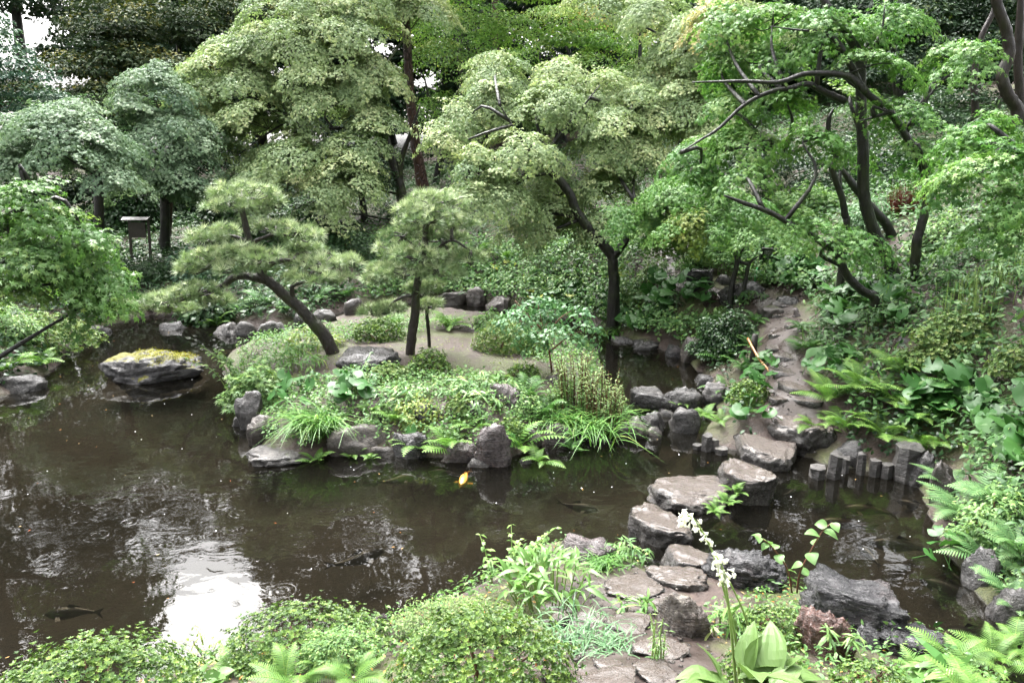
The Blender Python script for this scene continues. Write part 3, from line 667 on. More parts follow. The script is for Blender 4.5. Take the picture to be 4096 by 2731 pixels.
def crown(blobs, style, T, s, R_, cover, dens, tw=None, trunkpts=None, up=.45, flatn=1.0):
    """foliage mesh builder filled from blobs (centre, half sizes); tw collects twigs"""
    mb = MB()
    for c, ax in blobs:
        ax = np.maximum(ax, R_*.5)
        npad = max(3, int(dens*4*ax[0]*ax[2]/(R_*R_)))
        d = sphere_dirs(npad, up); P = c+d*ax*(.45+.55*np.sqrt(RNG.random((npad, 1))))
        hub = c+np.array([0, .2*ax[1], -.35*ax[2]])
        if tw is not None and trunkpts is not None:
            k = np.argmin(np.linalg.norm(trunkpts-hub+np.array([0,0,.5]), axis=1)); q = trunkpts[k]
            m = (q+hub)/2+RNG.normal(size=3)*.12+np.array([0,0,.15]); tube(tw, [q, m, hub], [.04,.026,.012], 6, 3)
        for i in range(npad):
            Rr = R_*(.65+.7*RNG.random()); out = P[i]-c
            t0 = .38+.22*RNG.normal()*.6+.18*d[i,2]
            if style == 'pad':
                nv = nrm(np.array([d[i,0]*.75, d[i,1]*.75, .35*d[i,2]+flatn])+RNG.normal(size=3)*.12)
                pads(mb, P[i], Rr, T, s, cover, nv, out, t0)
            else: puffs(mb, P[i], Rr, T, s, cover, t0)
            if tw is not None and RNG.random() < .55:
                m = hub+(P[i]-hub)*.5+RNG.normal(size=3)*.08*np.linalg.norm(ax)+np.array([0,0,.06]); e = P[i]-np.array([0,0,.08*Rr])
                tube(tw, [hub, m, e], [.012,.009,.004], 4, 2, cap=False)
    return mb
def pxblob(px, py, rx, ry, Y, dz=.85):
    c = at(px, py, Y); m = mpp(c); return c, np.array([rx*m, dz*rx*m, ry*m])
def pxline(pts, Y, drop=False):
    """a trunk line from picture points at distance Y (or per point), its foot set into the ground"""
    P = [at(p[0], p[1], p[2] if len(p) > 2 else Y) for p in pts]
    if drop:
        f = P[0].copy(); z = tz(f[0], f[1]); f[2] = z-.15
        if f[2] < P[0][2]-.3: P.insert(0, f)
        else: P[0] = f
    return P
TREES = {}
def tree(label, cat, trunks, blobs, mat, barkm='bark', T=T_STAR5, s=.05, R_=.55, cover=1.25, dens=1.6, style='pad', name='maple_tree', group='maples around the pond', up=.45, twigs=True, flatn=1.0, moremats=None):
    """trunks: list of (picture points, distance, radius px at foot, radius px at tip, foot on the ground?)"""
    base = None; tm = MB(); allp = []; lines = []
    for pts, Y, r0, r1, dr in trunks:
        P = pxline(pts, Y, dr) if not isinstance(pts[0], np.ndarray) else pts
        m = mpp(P[-1]) if Y else 1; r0, r1 = r0*m, r1*m
        if base is None: base = np.array(P[0])
        lines.append((P, list(np.linspace(r0, r1, len(P)-1))+[r1*.35])); allp.append(smoothline(P, np.ones(len(P)), 4)[0])
    for P, rr in lines:
        rr = list(rr); rr[0] *= 1.25 if P is lines[0][0] else 1
        tube(tm, [p-base for p in P], rr, 10, 6, .04)
    allp = np.vstack(allp)
    t = thing(name, base, label, cat, group)
    tm.obj('trunk', M[barkm], t)
    B = [(b if isinstance(b[0], np.ndarray) else pxblob(*b)) for b in blobs]
    B = [(c-base, a) for c, a in B]
    tw = MB() if twigs else None
    if B:
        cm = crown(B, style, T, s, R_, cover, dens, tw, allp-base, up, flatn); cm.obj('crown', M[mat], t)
    if twigs and tw.v: tw.obj('branches', M[barkm], t)
    if moremats:
        for blobs2, mat2 in moremats:
            B2 = [(c-base, a) for c, a in [pxblob(*b) for b in blobs2]]
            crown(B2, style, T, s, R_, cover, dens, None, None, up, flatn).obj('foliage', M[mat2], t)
    return t
# --- bluish maples on the left
tree('bluish green maple with umbrella crown and one dark trunk on the left bank', 'maple tree',
     [([(101,255),(99,225),(99,200),(98,180),(95,168)],18,6,4,True), ([(97,172),(88,166),(72,163),(45,166)],18,3,1.2,False), ([(99,205),(92,192),(80,186)],18,2,1,False)],
     [(68,132,52,26,17.6),(40,118,36,18,18.4),(100,150,26,22,17.6),(40,150,26,14,17.6),(80,112,35,14,18.4),(62,152,34,12,17),(5,138,34,26,18),(15,160,30,16,17.4),(110,172,24,14,17.2)], 'maple_blue', s=.056, R_=.52, T=T_STAR3, cover=1.0, dens=1.35, flatn=1.15, group='bluish maples on the left bank')
tree('taller bluish green maple drooping between the umbrella maple and the pale maple', 'maple tree',
     [([(163,250),(165,215),(164,180),(160,155),(168,130),(176,110)],20,5,3,True)],
     [(152,92,34,24,20),(135,122,36,22,19.6),(165,130,34,26,19.6),(150,165,28,18,19.4),(178,178,24,20,19.2),(120,152,18,14,19.8),(190,150,20,22,19.8),(160,70,22,12,20.4),(185,188,26,16,19),(140,182,26,14,19.2),(190,120,22,18,20)], 'maple_blue', s=.056, R_=.52, T=T_STAR3, cover=1.0, dens=1.35, flatn=1.15, group='bluish maples on the left bank')
# --- the pale maple
tree('wide pale yellow-green maple with mossy leaning trunk left of the red pine', 'maple tree',
     [([(404,208),(398,180),(391,155),(385,135),(379,112),(372,85)],22,7,3,True), ([(390,150),(378,135),(365,129),(350,128),(338,128)],22,4.5,2,False),
      ([(399,185),(401,160),(410,135),(420,105)],22,4.5,2,False), ([(379,112),(360,85),(335,70)],22,2.5,1,False), ([(340,128),(315,128),(290,120)],22,2,1,False)],
     [(232,80,52,40,21.5),(285,45,58,34,22),(350,30,55,32,22.5),(265,118,52,30,21),(325,92,60,34,21.5),(362,78,44,34,22),(300,150,52,24,20.6),(352,140,36,24,20.8),(262,172,38,18,20.4),
      (310,190,52,18,20.2),(345,172,34,22,20.2),(300,12,58,22,22.6),(365,2,56,22,23.4),(420,8,40,18,24.2),(245,40,40,20,22.4),(280,205,34,12,20),(210,110,36,26,21.4),(372,120,26,20,21.4),(235,150,26,16,20.8),(195,75,22,18,21.8),(330,208,28,10,20)], 'maple_pale', 'bark_moss', s=.056, R_=.5, T=T_STAR3, cover=1.0, dens=1.15, flatn=1.1)
tree('maple behind the red pine with dark forked trunk and pale green crown', 'maple tree',
     [([(440,165),(444,130),(452,105),(462,85)],29,5,3,True), ([(444,130),(430,100),(425,80)],29,3,2,False)],
     [(455,22,48,24,28),(385,14,40,22,27),(500,30,42,18,28),(440,55,40,18,27),(480,62,34,14,27.5),(438,98,16,12,27)], 'maple_far', s=.1, R_=.75, T=T_RHOMB, cover=.75, flatn=1.2, group='maples along the wood edge')
tree('far maple with rusty orange tips at the top middle of the garden', 'maple tree',
     [([(590,130),(592,90),(600,55)],33,4,2,True), ([(592,90),(575,65),(565,45)],33,2.5,1.5,False), ([(598,85),(620,60),(640,48)],33,2.5,1.5,False)],
     [(560,22,46,18,31),(610,40,42,16,31),(540,55,36,12,31),(590,62,36,12,30)], 'maple_far', s=.105, R_=.8, T=T_RHOMB, cover=.75, flatn=1.2, group='maples along the wood edge', moremats=[([(632,20,34,8,30.2),(590,14,16,5,30.5)], 'maple_rust')])
tree('far maple with two dark forked trunks under the pale crowns', 'maple tree',
     [([(652,135),(655,100),(665,70),(668,50)],31,5,2,True), ([(655,100),(640,75),(632,55)],31,3,1.5,False)],
     [(655,45,40,14,29.5),(690,30,45,18,29),(640,72,36,12,29),(700,62,36,14,28.5)], 'maple_far', s=.1, R_=.75, T=T_RHOMB, cover=.75, flatn=1.2, group='maples along the wood edge')
# --- centre maple with forked trunk
tree('weeping maple over the island with a thick bare trunk forking above the round leaves', 'maple tree',
     [([(614,285),(613,270),(612,256),(604,246),(595,236),(584,222),(575,208),(571,196),(563,184),(552,172),(540,160),(530,148),(524,138)],15.6,6,4,True),
      ([(612,257),(620,248),(627,238),(631,222),(634,200)],15.6,5,2.5,False), ([(526,144),(512,125),(500,105)],15.8,2.8,1.2,False), ([(540,160),(560,135),(580,110),(600,85)],16.2,3,1.2,False)],
     [(500,68,44,18,17.5),(462,118,30,26,16.4),(442,140,20,26,15.9),(490,100,36,24,16.8),(540,108,48,30,16.6),(590,95,46,28,17.2),(520,150,44,26,15.6),(478,165,28,26,15.2),(500,190,34,24,15.1),
      (560,185,34,30,16.6),(610,140,44,36,16.6),(610,185,36,28,16.2),(560,225,26,20,16.4),(642,160,34,30,16.6),(560,75,34,16,17.4),(470,200,26,22,15.0),(545,210,32,20,15.8),(520,228,26,12,15.8),(600,218,26,14,15.9),(640,110,30,26,17)], 'maple_pale', s=.042, R_=.42, T=T_STAR3, cover=1.0, dens=1.1, up=.35, flatn=.85)
tree('pale tall maple filling the upper right middle between the weeping and the dark maples', 'maple tree',
     [([(668,240),(672,200),(680,160),(690,110),(700,60)],18.5,5,2.5,True)],
     [(650,78,42,34,18),(650,10,44,20,18.5),(600,2,36,16,19),(690,45,52,34,18),(730,15,52,24,18),(690,100,46,32,17.4),(660,120,36,26,17.2),(720,75,40,30,17.6),(720,130,40,22,17)], 'maple_pale', s=.046, R_=.48, T=T_STAR3, cover=1.0, dens=1.15, flatn=1.0, moremats=[([(712,14,18,6,17)], 'maple_rust')])
tree('low spreading yellow-green maple on two thin trunks beside the upper path', 'maple tree',
     [([(731,294),(733,280),(737,262),(735,250),(736,244)],14.2,3.2,2.2,True), ([(741,296),(746,278),(749,264),(758,256)],14.2,2.6,1.6,True), ([(736,246),(715,215),(690,205)],14.4,1.8,.8,False)],
     [(690,190,44,20,14.8),(735,205,44,18,14.4),(660,208,24,18,15),(700,225,46,14,14.2),(752,232,34,11,14),(660,235,22,16,14.8),(625,215,22,12,15)], 'maple_mid', s=.046, R_=.38, cover=1.2, dens=1.5, moremats=[([(676,236,24,12,14.2),(690,218,20,8,14)], 'yellowgreen')])
# --- right maple with the black multi trunks
tree('black-trunked maple with three long bending stems over the right bank', 'maple tree',
     [([(900,289),(892,270),(882,248),(872,226),(864,195),(863,150),(861,104),(860,60),(854,45),(840,24),(826,5),(815,-30)],12.2,7.6,4,True),
      ([(920,292),(917,280),(915,268),(917,240),(920,230),(927,201),(926,176),(918,155),(905,134),(890,112),(865,91),(850,64),(838,43),(823,31)],11.8,5.6,3.2,True),
      ([(875,300),(862,290),(847,275),(838,256),(820,241),(800,229),(770,212),(745,203),(724,195)],11.2,5.4,2.4,True),
      ([(866,92),(852,78),(838,74),(820,73),(803,74),(778,82),(745,81),(692,82)],11.6,4,1.8,False),
      ([(845,101),(825,92),(808,84),(790,88),(772,91),(745,104),(719,128),(700,140),(681,152)],12,3.6,1.2,False),
      ([(908,262),(895,238),(885,222),(872,208),(852,183),(838,164)],13.5,5.5,4,True),
      ([(846,228),(845,215),(842,198),(833,171),(836,155),(829,138),(829,119),(834,108)],12.4,4,2.4,True),
      ([(890,112),(870,118),(858,121)],11.7,2,1,False), ([(829,132),(815,143),(800,150),(768,150)],12.4,2,1,False), ([(823,31),(800,30),(770,26)],11.8,2,1,False), ([(860,60),(880,35),(885,5)],12,2.6,1.4,False)],
     [(725,22,42,16,13.2),(775,20,46,15,12.6),(832,28,46,20,12),(885,18,36,20,12.6),(722,60,38,14,13.2),(768,58,38,13,12.8),(868,62,40,13,11.6),(955,55,28,11,12),(975,52,18,9,11.6),(730,105,40,16,13),
      (790,100,36,12,12.2),(895,108,36,13,11.4),(700,150,36,18,13),(750,140,40,14,12.4),(805,138,40,10,11.4),(860,95,22,9,12.6),(912,148,26,11,11.8),(832,240,48,10,10.8),(790,222,22,8,11.4),(700,172,34,14,12.6),(855,150,22,10,12.6),(745,178,38,14,12)],
     'maple_mid', 'bark', s=.055, R_=.36, cover=1.0, dens=1.35, up=.3)
tree('light green maple hanging in from the right edge', 'maple tree',
     [([at(1120,330,8.2)*np.array([1,1,0])+np.array([0,0,1.6]), at(1095,240,8.6), at(1060,180,9.2), at(1020,150,9.4)],0,.14,.04,False)],
     [(992,122,36,12,9.8),(1010,150,30,16,9),(965,140,20,10,9.8),(985,170,34,14,9),(1012,200,30,18,8.8),(955,184,22,9,9.4),(1000,225,26,12,9)], 'maple_mid', s=.055, R_=.34, cover=1.05, dens=1.4, up=.3)
tree('bright near maple leaning over the pond from the left edge', 'maple tree',
     [([at(-70,300,8.5)*np.array([1,1,0])+np.array([0,0,.5]), at(-60,220,8.6), at(-20,190,9.2), at(40,205,9.6)],0,.13,.035,False)],
     [(25,195,34,16,9.4),(60,222,44,24,9.5),(92,250,26,22,9.6),(30,250,34,26,9.2),(60,278,34,16,9.3),(100,275,20,14,9.5),(8,290,18,12,9),(5,225,24,26,9.6),(90,296,14,8,9.6)], 'maple_near', s=.062, R_=.34, cover=1.15, dens=1.5, up=.4)
# --- red pines and dark trunks
def pole_tree(label, pts, Y, r0, r1, barkm, blobs=(), mat='evergreen', group='tall trunks in the wood', name='pine_tree', cat='pine tree', **k):
    return tree(label, cat, [(pts, Y, r0, r1, True)], blobs, mat, barkm, T_RHOMB, k.get('s', .16), k.get('R_', 1.0), k.get('cover', .9), k.get('dens', .9), 'puff', name, group, twigs=False)
pole_tree('red-barked pine with tall leaning trunk beside the pale maple', [(425,196),(420,170),(415,140),(411,105),(408,60),(405,0),(400,-150),(396,-300)], 24.5, 7, 4, 'bark_red', [(400,-190,80,30,24.5),(380,-260,70,30,24.5),(440,-310,70,30,24.5)])
pole_tree('far red-barked pine trunk in the middle of the wood', [(498,130),(496,62),(495,30),(494,-60),(492,-200)], 36, 5, 3.5, 'bark_red', [(500,-130,70,40,36),(480,-200,60,30,36)])
pole_tree('dark straight trunk standing right of the red pine', [(470,160),(468,110),(463,85),(460,50),(455,-80)], 31, 5, 3.5, 'bark_moss', [(450,-90,70,35,31)], name='dark_trunk_tree', cat='tree')
pole_tree('thin dark trunk leaning behind the red pine', [(434,205),(436,180),(441,155),(447,140),(450,115)], 27, 4, 2.5, 'bark', name='dark_trunk_tree', cat='tree')
pole_tree('thick dark trunk near the light gap in the wood', [(453,172),(451,160),(447,140),(444,120)], 30, 6, 4, 'bark', name='dark_trunk_tree', cat='tree')
pole_tree('small dark evergreen tree under the pale maple', [(364,212),(362,198),(359,185),(356,170)], 21.5, 4, 2.5, 'bark', [(352,188,34,8,21.5),(370,178,24,8,21.8)], 'darkleaf', name='evergreen_tree', cat='tree', R_=.4, s=.1)
pole_tree('reddish wet trunk in the dark wood left of the hillside bushes', [(165,262),(166,230),(168,200),(165,160)], 21.5, 6, 4.5, 'bark_red', name='dark_trunk_tree', cat='tree')
for i, (px, py, Y, r) in enumerate([(545,118,38,3),(565,120,40,2.6),(525,110,42,2.2),(580,125,39,2.4)]):
    pole_tree(['dark slanting trunk at the centre of the far wood','thin dark trunk right of the slanting one in the far wood','thin far trunk just right of the far red pine','far trunk under the rusty maple'][i],
              [(px,py),(px-4+6*i,py-45),(px-6+8*i,py-95)], Y, r, r*.6, 'bark', name='dark_trunk_tree', cat='tree')
pole_tree('smooth wet double trunk at the top right corner', [(1018,112),(1008,95),(1002,75),(1009,55),(1006,30),(996,0),(985,-60)], 17.5, 7, 5, 'bark_wet', [(980,-90,80,40,17.5),(1040,-60,60,40,17)], 'evergreen', name='evergreen_tree', cat='tree', s=.11, R_=.7)
pole_tree('thin reddish wet trunk left of the double trunk at the top right', [(975,112),(974,85),(976,62),(982,35),(993,12),(1000,-20)], 18.5, 4, 2.6, 'bark_wet', name='evergreen_tree', cat='tree')
pole_tree('dark wet trunk behind the double trunk at the top right', [(1020,100),(1018,60),(1020,20),(1022,-40)], 19, 5, 4, 'bark_wet', name='evergreen_tree', cat='tree')
# --- evergreens of the background
def ever(label, trunk, Y, blobs, mat, **k):
    k.setdefault('s', .17); k.setdefault('R_', .8)
    return tree(label, 'evergreen tree', [(trunk, Y, k.pop('r0', 7), 3, True)], blobs, mat, 'bark', T_RHOMB, k['s'], k['R_'], k.get('cover', .95), k.get('dens', 1.1), 'puff', 'evergreen_tree', 'evergreens behind the maples', twigs=False)
ever('big dark broadleaf evergreen with yellowish tips behind the bluish maples', [(190,200),(185,120),(180,60),(175,10)], 31,
     [(160,30,44,40,30),(120,60,34,36,29),(88,72,28,28,29),(215,40,44,40,31),(165,85,40,26,28.5),(255,25,40,34,32),(120,15,30,22,31),(205,85,30,20,29),(75,40,22,20,30)], 'evergreen_tip', s=.15, R_=.7)
ever('bluish evergreen at the left edge', [(-30,210),(-28,120),(-20,40)], 23, [(2,75,26,34,22),(26,108,30,24,22.5),(-16,45,22,30,23),(55,118,26,18,23.5),(10,130,34,20,22)], 'evergreen_blue', s=.12, R_=.6)
ever('dark evergreen mass high on the slope at the top right', [(900,140),(895,60),(890,0)], 24, [(860,10,50,34,24),(930,30,50,40,22.5),(990,20,50,44,22),(900,80,44,26,22),(960,85,40,26,21.5),(1020,75,36,36,21)], 'evergreen', s=.12, R_=.6)
ever('dark round evergreen bush on the slope behind the black-trunked maple', [(865,200),(865,170),(862,150)], 17.5, [(870,160,34,30,17.5),(905,185,26,26,16.8),(840,185,30,22,17.5),(800,165,34,22,18.5),(940,120,36,30,18.5),(760,175,34,26,19)], 'darkleaf', s=.085, R_=.42)
ever('dense dark evergreen behind the centre maples', [(560,180),(560,120),(560,80)], 34, [(500,105,50,26,33),(560,95,60,24,33),(620,100,50,26,32),(680,90,46,26,31),(740,60,50,36,29)], 'evergreen', s=.16, R_=.75)
ever('pale green maple crown reaching in along the top edge above the red pine', [(470,150),(470,90),(468,40)], 27, [(380,-4,50,16,26),(440,-6,44,14,26),(500,0,44,16,27),(550,-8,44,14,27)], 'maple_far', s=.12, R_=.6, r0=4)
ever('pale green maple crown along the top edge above the rusty maple', [(640,140),(640,80),(640,30)], 26, [(610,-12,44,14,26),(670,-6,44,14,25),(725,-10,44,14,24),(590,40,40,18,27)], 'maple_far', s=.12, R_=.6, r0=4)
ever('black-green bush wall added as the deep shade behind the umbrella maple', [(40,240),(40,215),(40,200)], 24, [(20,200,50,34,24),(75,215,44,34,24.5),(40,165,50,30,25),(100,185,30,30,25)], 'evergreen', s=.12, R_=.55)  # near-black leaves here and below fill in the shade under the bluish maples
ever('black-green bush wall added as the deep shade left of the pale maple', [(200,240),(200,215),(200,200)], 25, [(140,205,40,36,25),(195,215,44,34,25),(250,205,40,34,25.5),(215,165,40,34,26),(300,225,36,22,24)], 'evergreen', s=.12, R_=.55)
ever('dark evergreen bushes on the slope behind the pale maple trunk', [(350,200),(350,180),(350,165)], 27, [(320,175,40,30,27),(370,165,36,30,28),(450,150,30,30,32),(340,130,50,30,30)], 'evergreen', s=.12, R_=.55)
ever('dark low evergreens closing the wood behind the bluish maples', [(60,150),(60,120),(60,90)], 38, [(40,110,60,26,38),(110,110,60,26,38),(180,120,60,26,38),(0,100,50,22,38),(240,100,60,30,38)], 'evergreen_tip', s=.2, R_=.9)
ever('dark evergreens closing the wood at the top right', [(800,140),(800,90),(800,40)], 30, [(760,60,60,40,30),(820,70,60,40,29),(790,10,60,40,30),(880,40,60,40,28),(940,60,50,40,27),(1000,70,50,40,26)], 'evergreen', s=.17, R_=.8)
for i, (px, lb) in enumerate([(125,'behind the yellow-tipped evergreen'),(205,'left of the pale maple crown'),(300,'behind the top of the pale maple'),(390,'left of the red pine trunk'),(470,'right of the red pine trunk'),(560,'behind the far red pine'),(650,'behind the rusty maple'),(740,'above the upper path'),(830,'behind the black-trunked maple'),(920,'high on the right slope'),(1010,'in the top right corner')]):
    Yb = 41 if px < 700 else 33
    ever('deep green wood shrubbery far back '+lb, [(px,150),(px,120),(px,90)], Yb, [(px,60,62,34,Yb),(px+35,95,60,30,Yb+.5),(px-10,128,58,24,Yb-.5),(px+10,20,58,30,Yb+1)], 'evergreen', s=.26, R_=1.0, dens=1.6)
FOREST = [(-32,47,36,5.6),(-20,44,17,4.6),(-26.3,45,31,3.2),(-11.5,46,33,5.6),(-1,49,29,6.2),(7,48,30,6.2),(15,44,29,6),(23,38,27,6),(28,29,24,5.5),(27,19,21,5),(-33,34,26,5),(-12,39,22,4.2),(3,41,25,4.8),(12,38,25,4.8),(-19.5,20.5,19,4),(-26,14,17,4.4),(-29,23,22,4.6),(22,10,16,4.6),(-9,-8,14,4.6),(-1.5,-10,15,4.6),(6.5,-9,14,4.6),(14,-3,15,4.6),(-15,0,15,4.4)]
FL = ['tall dark wood tree far left beyond the evergreen','tall dark wood tree beyond the bluish maples','tall slim wood tree left of the sky gap','tall dark wood tree beyond the pale maple','tall dark wood tree beyond the red pine','tall dark wood tree beyond the weeping maple',
      'tall dark wood tree beyond the upper path','tall dark wood tree beyond the black-trunked maple','tall dark wood tree on the slope at the right','tall dark wood tree above the right slope','tall dark wood tree behind the bluish evergreen',
      'slimmer wood tree between the pale maple and the evergreen','slimmer wood tree behind the far red pine','slimmer wood tree behind the rusty maple','unseen tall tree added for shade just outside the left edge behind the near maple','tall wood tree beyond the near maple at the left','tall wood tree on the left bank behind the umbrella maple','tall wood tree over the right edge','unseen tree added for shade behind the viewer at the left','unseen tree added for shade straight behind the viewer','unseen tree added for shade behind the viewer at the right','unseen tree added for shade on the near slope beyond the right edge','unseen tree added for shade on the near bank beyond the left edge']  # unseen trees around the viewer and outside the left edge added to deepen shade
for (x, y, h, r), lb in zip(FOREST, FL):
    z = tz(x, y); B = []
    for k in range(9):
        f = .22+.72*k/8; a = RNG.random()*2*PI; rr = r*(1-.55*max(0, f-.45)/.55)
        B.append((np.array([x+.35*rr*math.cos(a), y+.35*rr*math.sin(a), z+h*f]), np.array([rr*.8, rr*.8, h*.09])))
    tree(lb, 'tree', [([np.array([x,y,z-.2]), np.array([x+.3,y,z+h*.4]), np.array([x,y,z+h*.85])], 0, .32, .08, False)], B, 'evergreen', 'bark', T_RHOMB, .34, 1.2, .85, .75, 'puff', 'wood_tree', 'tall trees of the wood', twigs=False)

# ------------------------------------------------------------------ pines on the island
def pine(label, trunk, limbs, padlist, Y, r0, r1, s=.125):
    P = pxline(trunk, Y, True); base = P[0]; m = mpp(base)
    t = thing('pine_tree', base, label, 'pine tree', 'pines on the island')
    tm = MB(); tube(tm, [p-base for p in P], list(np.linspace(r0, r1, len(P))*m), 12, 6, .05); tm.obj('trunk', M['bark_pine'], t)
    allp = smoothline(P, np.ones(len(P)), 4)[0]
    for pts, a, b in limbs:
        L = pxline(pts, Y); lm = MB(); tube(lm, [p-base for p in L], list(np.linspace(a, b, len(L))*m), 8, 5, .05); lm.obj('branch', M['bark_pine'], t)
        allp = np.vstack([allp, smoothline(L, np.ones(len(L)), 4)[0]])
    tw = MB()
    for (px, py, rx, ry, dy) in padlist:
        c = at(px, py, Y+dy); mm = mpp(c); ax = np.array([rx*mm, rx*mm*.8, ry*mm*.8]); n = int(28+520*ax[0]*ax[2]*.62+70*ax[0])
        d = sphere_dirs(n, .35); q = c+d*ax*np.cbrt(RNG.random((n, 1))*.75+.25)
        N = d*np.array([.9,.9,.5])+np.array([0,0,.75])+RNG.normal(size=(n, 3))*.3
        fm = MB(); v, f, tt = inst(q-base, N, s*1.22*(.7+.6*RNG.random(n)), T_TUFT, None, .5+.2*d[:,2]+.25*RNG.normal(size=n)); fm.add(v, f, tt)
        fm.obj('needle_pad', M['needle'], t)
        k = np.argmin(np.linalg.norm(allp-c, axis=1)); a0 = allp[k]; hub = c-np.array([0,0,.5*ax[2]])
        tube(tw, [a0-base, (a0+hub)/2-base+RNG.normal(size=3)*.05, hub-base], [.035,.028,.018], 6, 3)
        for i in range(min(22, n//8)):
            e = q[i*7]; tube(tw, [hub-base, (hub+e)/2-base+RNG.normal(size=3)*.04, e-base], [.014,.01,.005], 4, 2, cap=False)
    tag(tw.obj('twigs', M['bark_pine'], t), kind='stuff'); return t
pine('leaning pine with bare curved trunk and long low branch over the pond',
     [(336,349),(325,336),(312,321),(300,308),(287,297),(275,286),(265,278),(258,265),(253,250),(248,235),(243,214),(241,205)],
     [([(266,279),(255,277),(245,275),(234,277),(222,286),(205,292),(185,298),(160,303),(135,309)],5,1.4), ([(252,248),(240,238),(225,235),(210,238)],2.4,1), ([(251,243),(262,238),(275,234),(295,236)],2.4,1),
      ([(293,302),(292,290),(294,285),(305,282),(318,280)],2.6,1.2), ([(262,272),(275,262),(290,260),(305,266),(325,272)],2.4,1.2), ([(256,258),(240,256),(215,262)],2.4,1)],
     [(243,192,36,13,0),(228,206,24,8,-.3),(262,202,22,9,.3),(205,238,20,11,-.3),(225,232,14,8,.4),(275,228,20,9,.3),(300,234,22,11,0),(305,248,18,8,.4),(210,258,26,12,0),(236,252,20,9,-.5),(190,268,14,9,-.2),
      (262,256,22,9,-.6),(240,268,26,9,-.5),(288,262,26,10,.3),(322,262,28,10,0),(345,262,16,8,.2),(310,276,24,9,-.4),(335,278,18,8,0),(198,290,28,8,-.2),(170,298,24,8,-.2),(145,304,22,7,-.1),(130,309,12,5,0),(215,300,18,7,.2),(180,308,18,6,.3)], 12.6, 7, 2.4)
pine('upright pine with rounded crown and black wet trunk at the middle of the island',
     [(409,353),(412,335),(415,315),(416,295),(419,275),(424,250),(426,225),(428,210)],
     [([(416,296),(405,296),(392,303),(388,312)],1.8,1), ([(421,268),(435,250),(452,240),(470,250)],2,1), ([(424,252),(410,242),(400,236)],1.8,1), ([(420,272),(400,268),(380,275)],1.6,.8)],
     [(430,200,26,10,0),(445,205,26,12,.3),(412,210,18,10,-.2),(430,218,34,12,-.3),(455,222,22,10,.2),(408,232,24,11,0),(440,236,26,11,.3),(395,250,22,11,0),(418,254,28,12,-.4),(450,256,24,10,.3),(385,270,18,9,0),(405,272,26,10,-.3),(440,272,26,10,-.2),(468,258,18,9,0),(425,288,22,8,.2),(375,280,12,6,0),(390,308,16,7,.1),(372,312,14,7,0),(430,305,14,6,.4)], 12.3, 5, 2.6, .12)
stick = MB(); P = pxline([(429,337),(427,315),(425,290)], 12.9, True); tube(stick, [p-P[0] for p in P], [.03]*len(P), 7, 3)
tag(stick.obj('sapling', M['bark'], None, P[0]), 'thin dark sapling stem right beside the upright pine trunk', 'sapling')

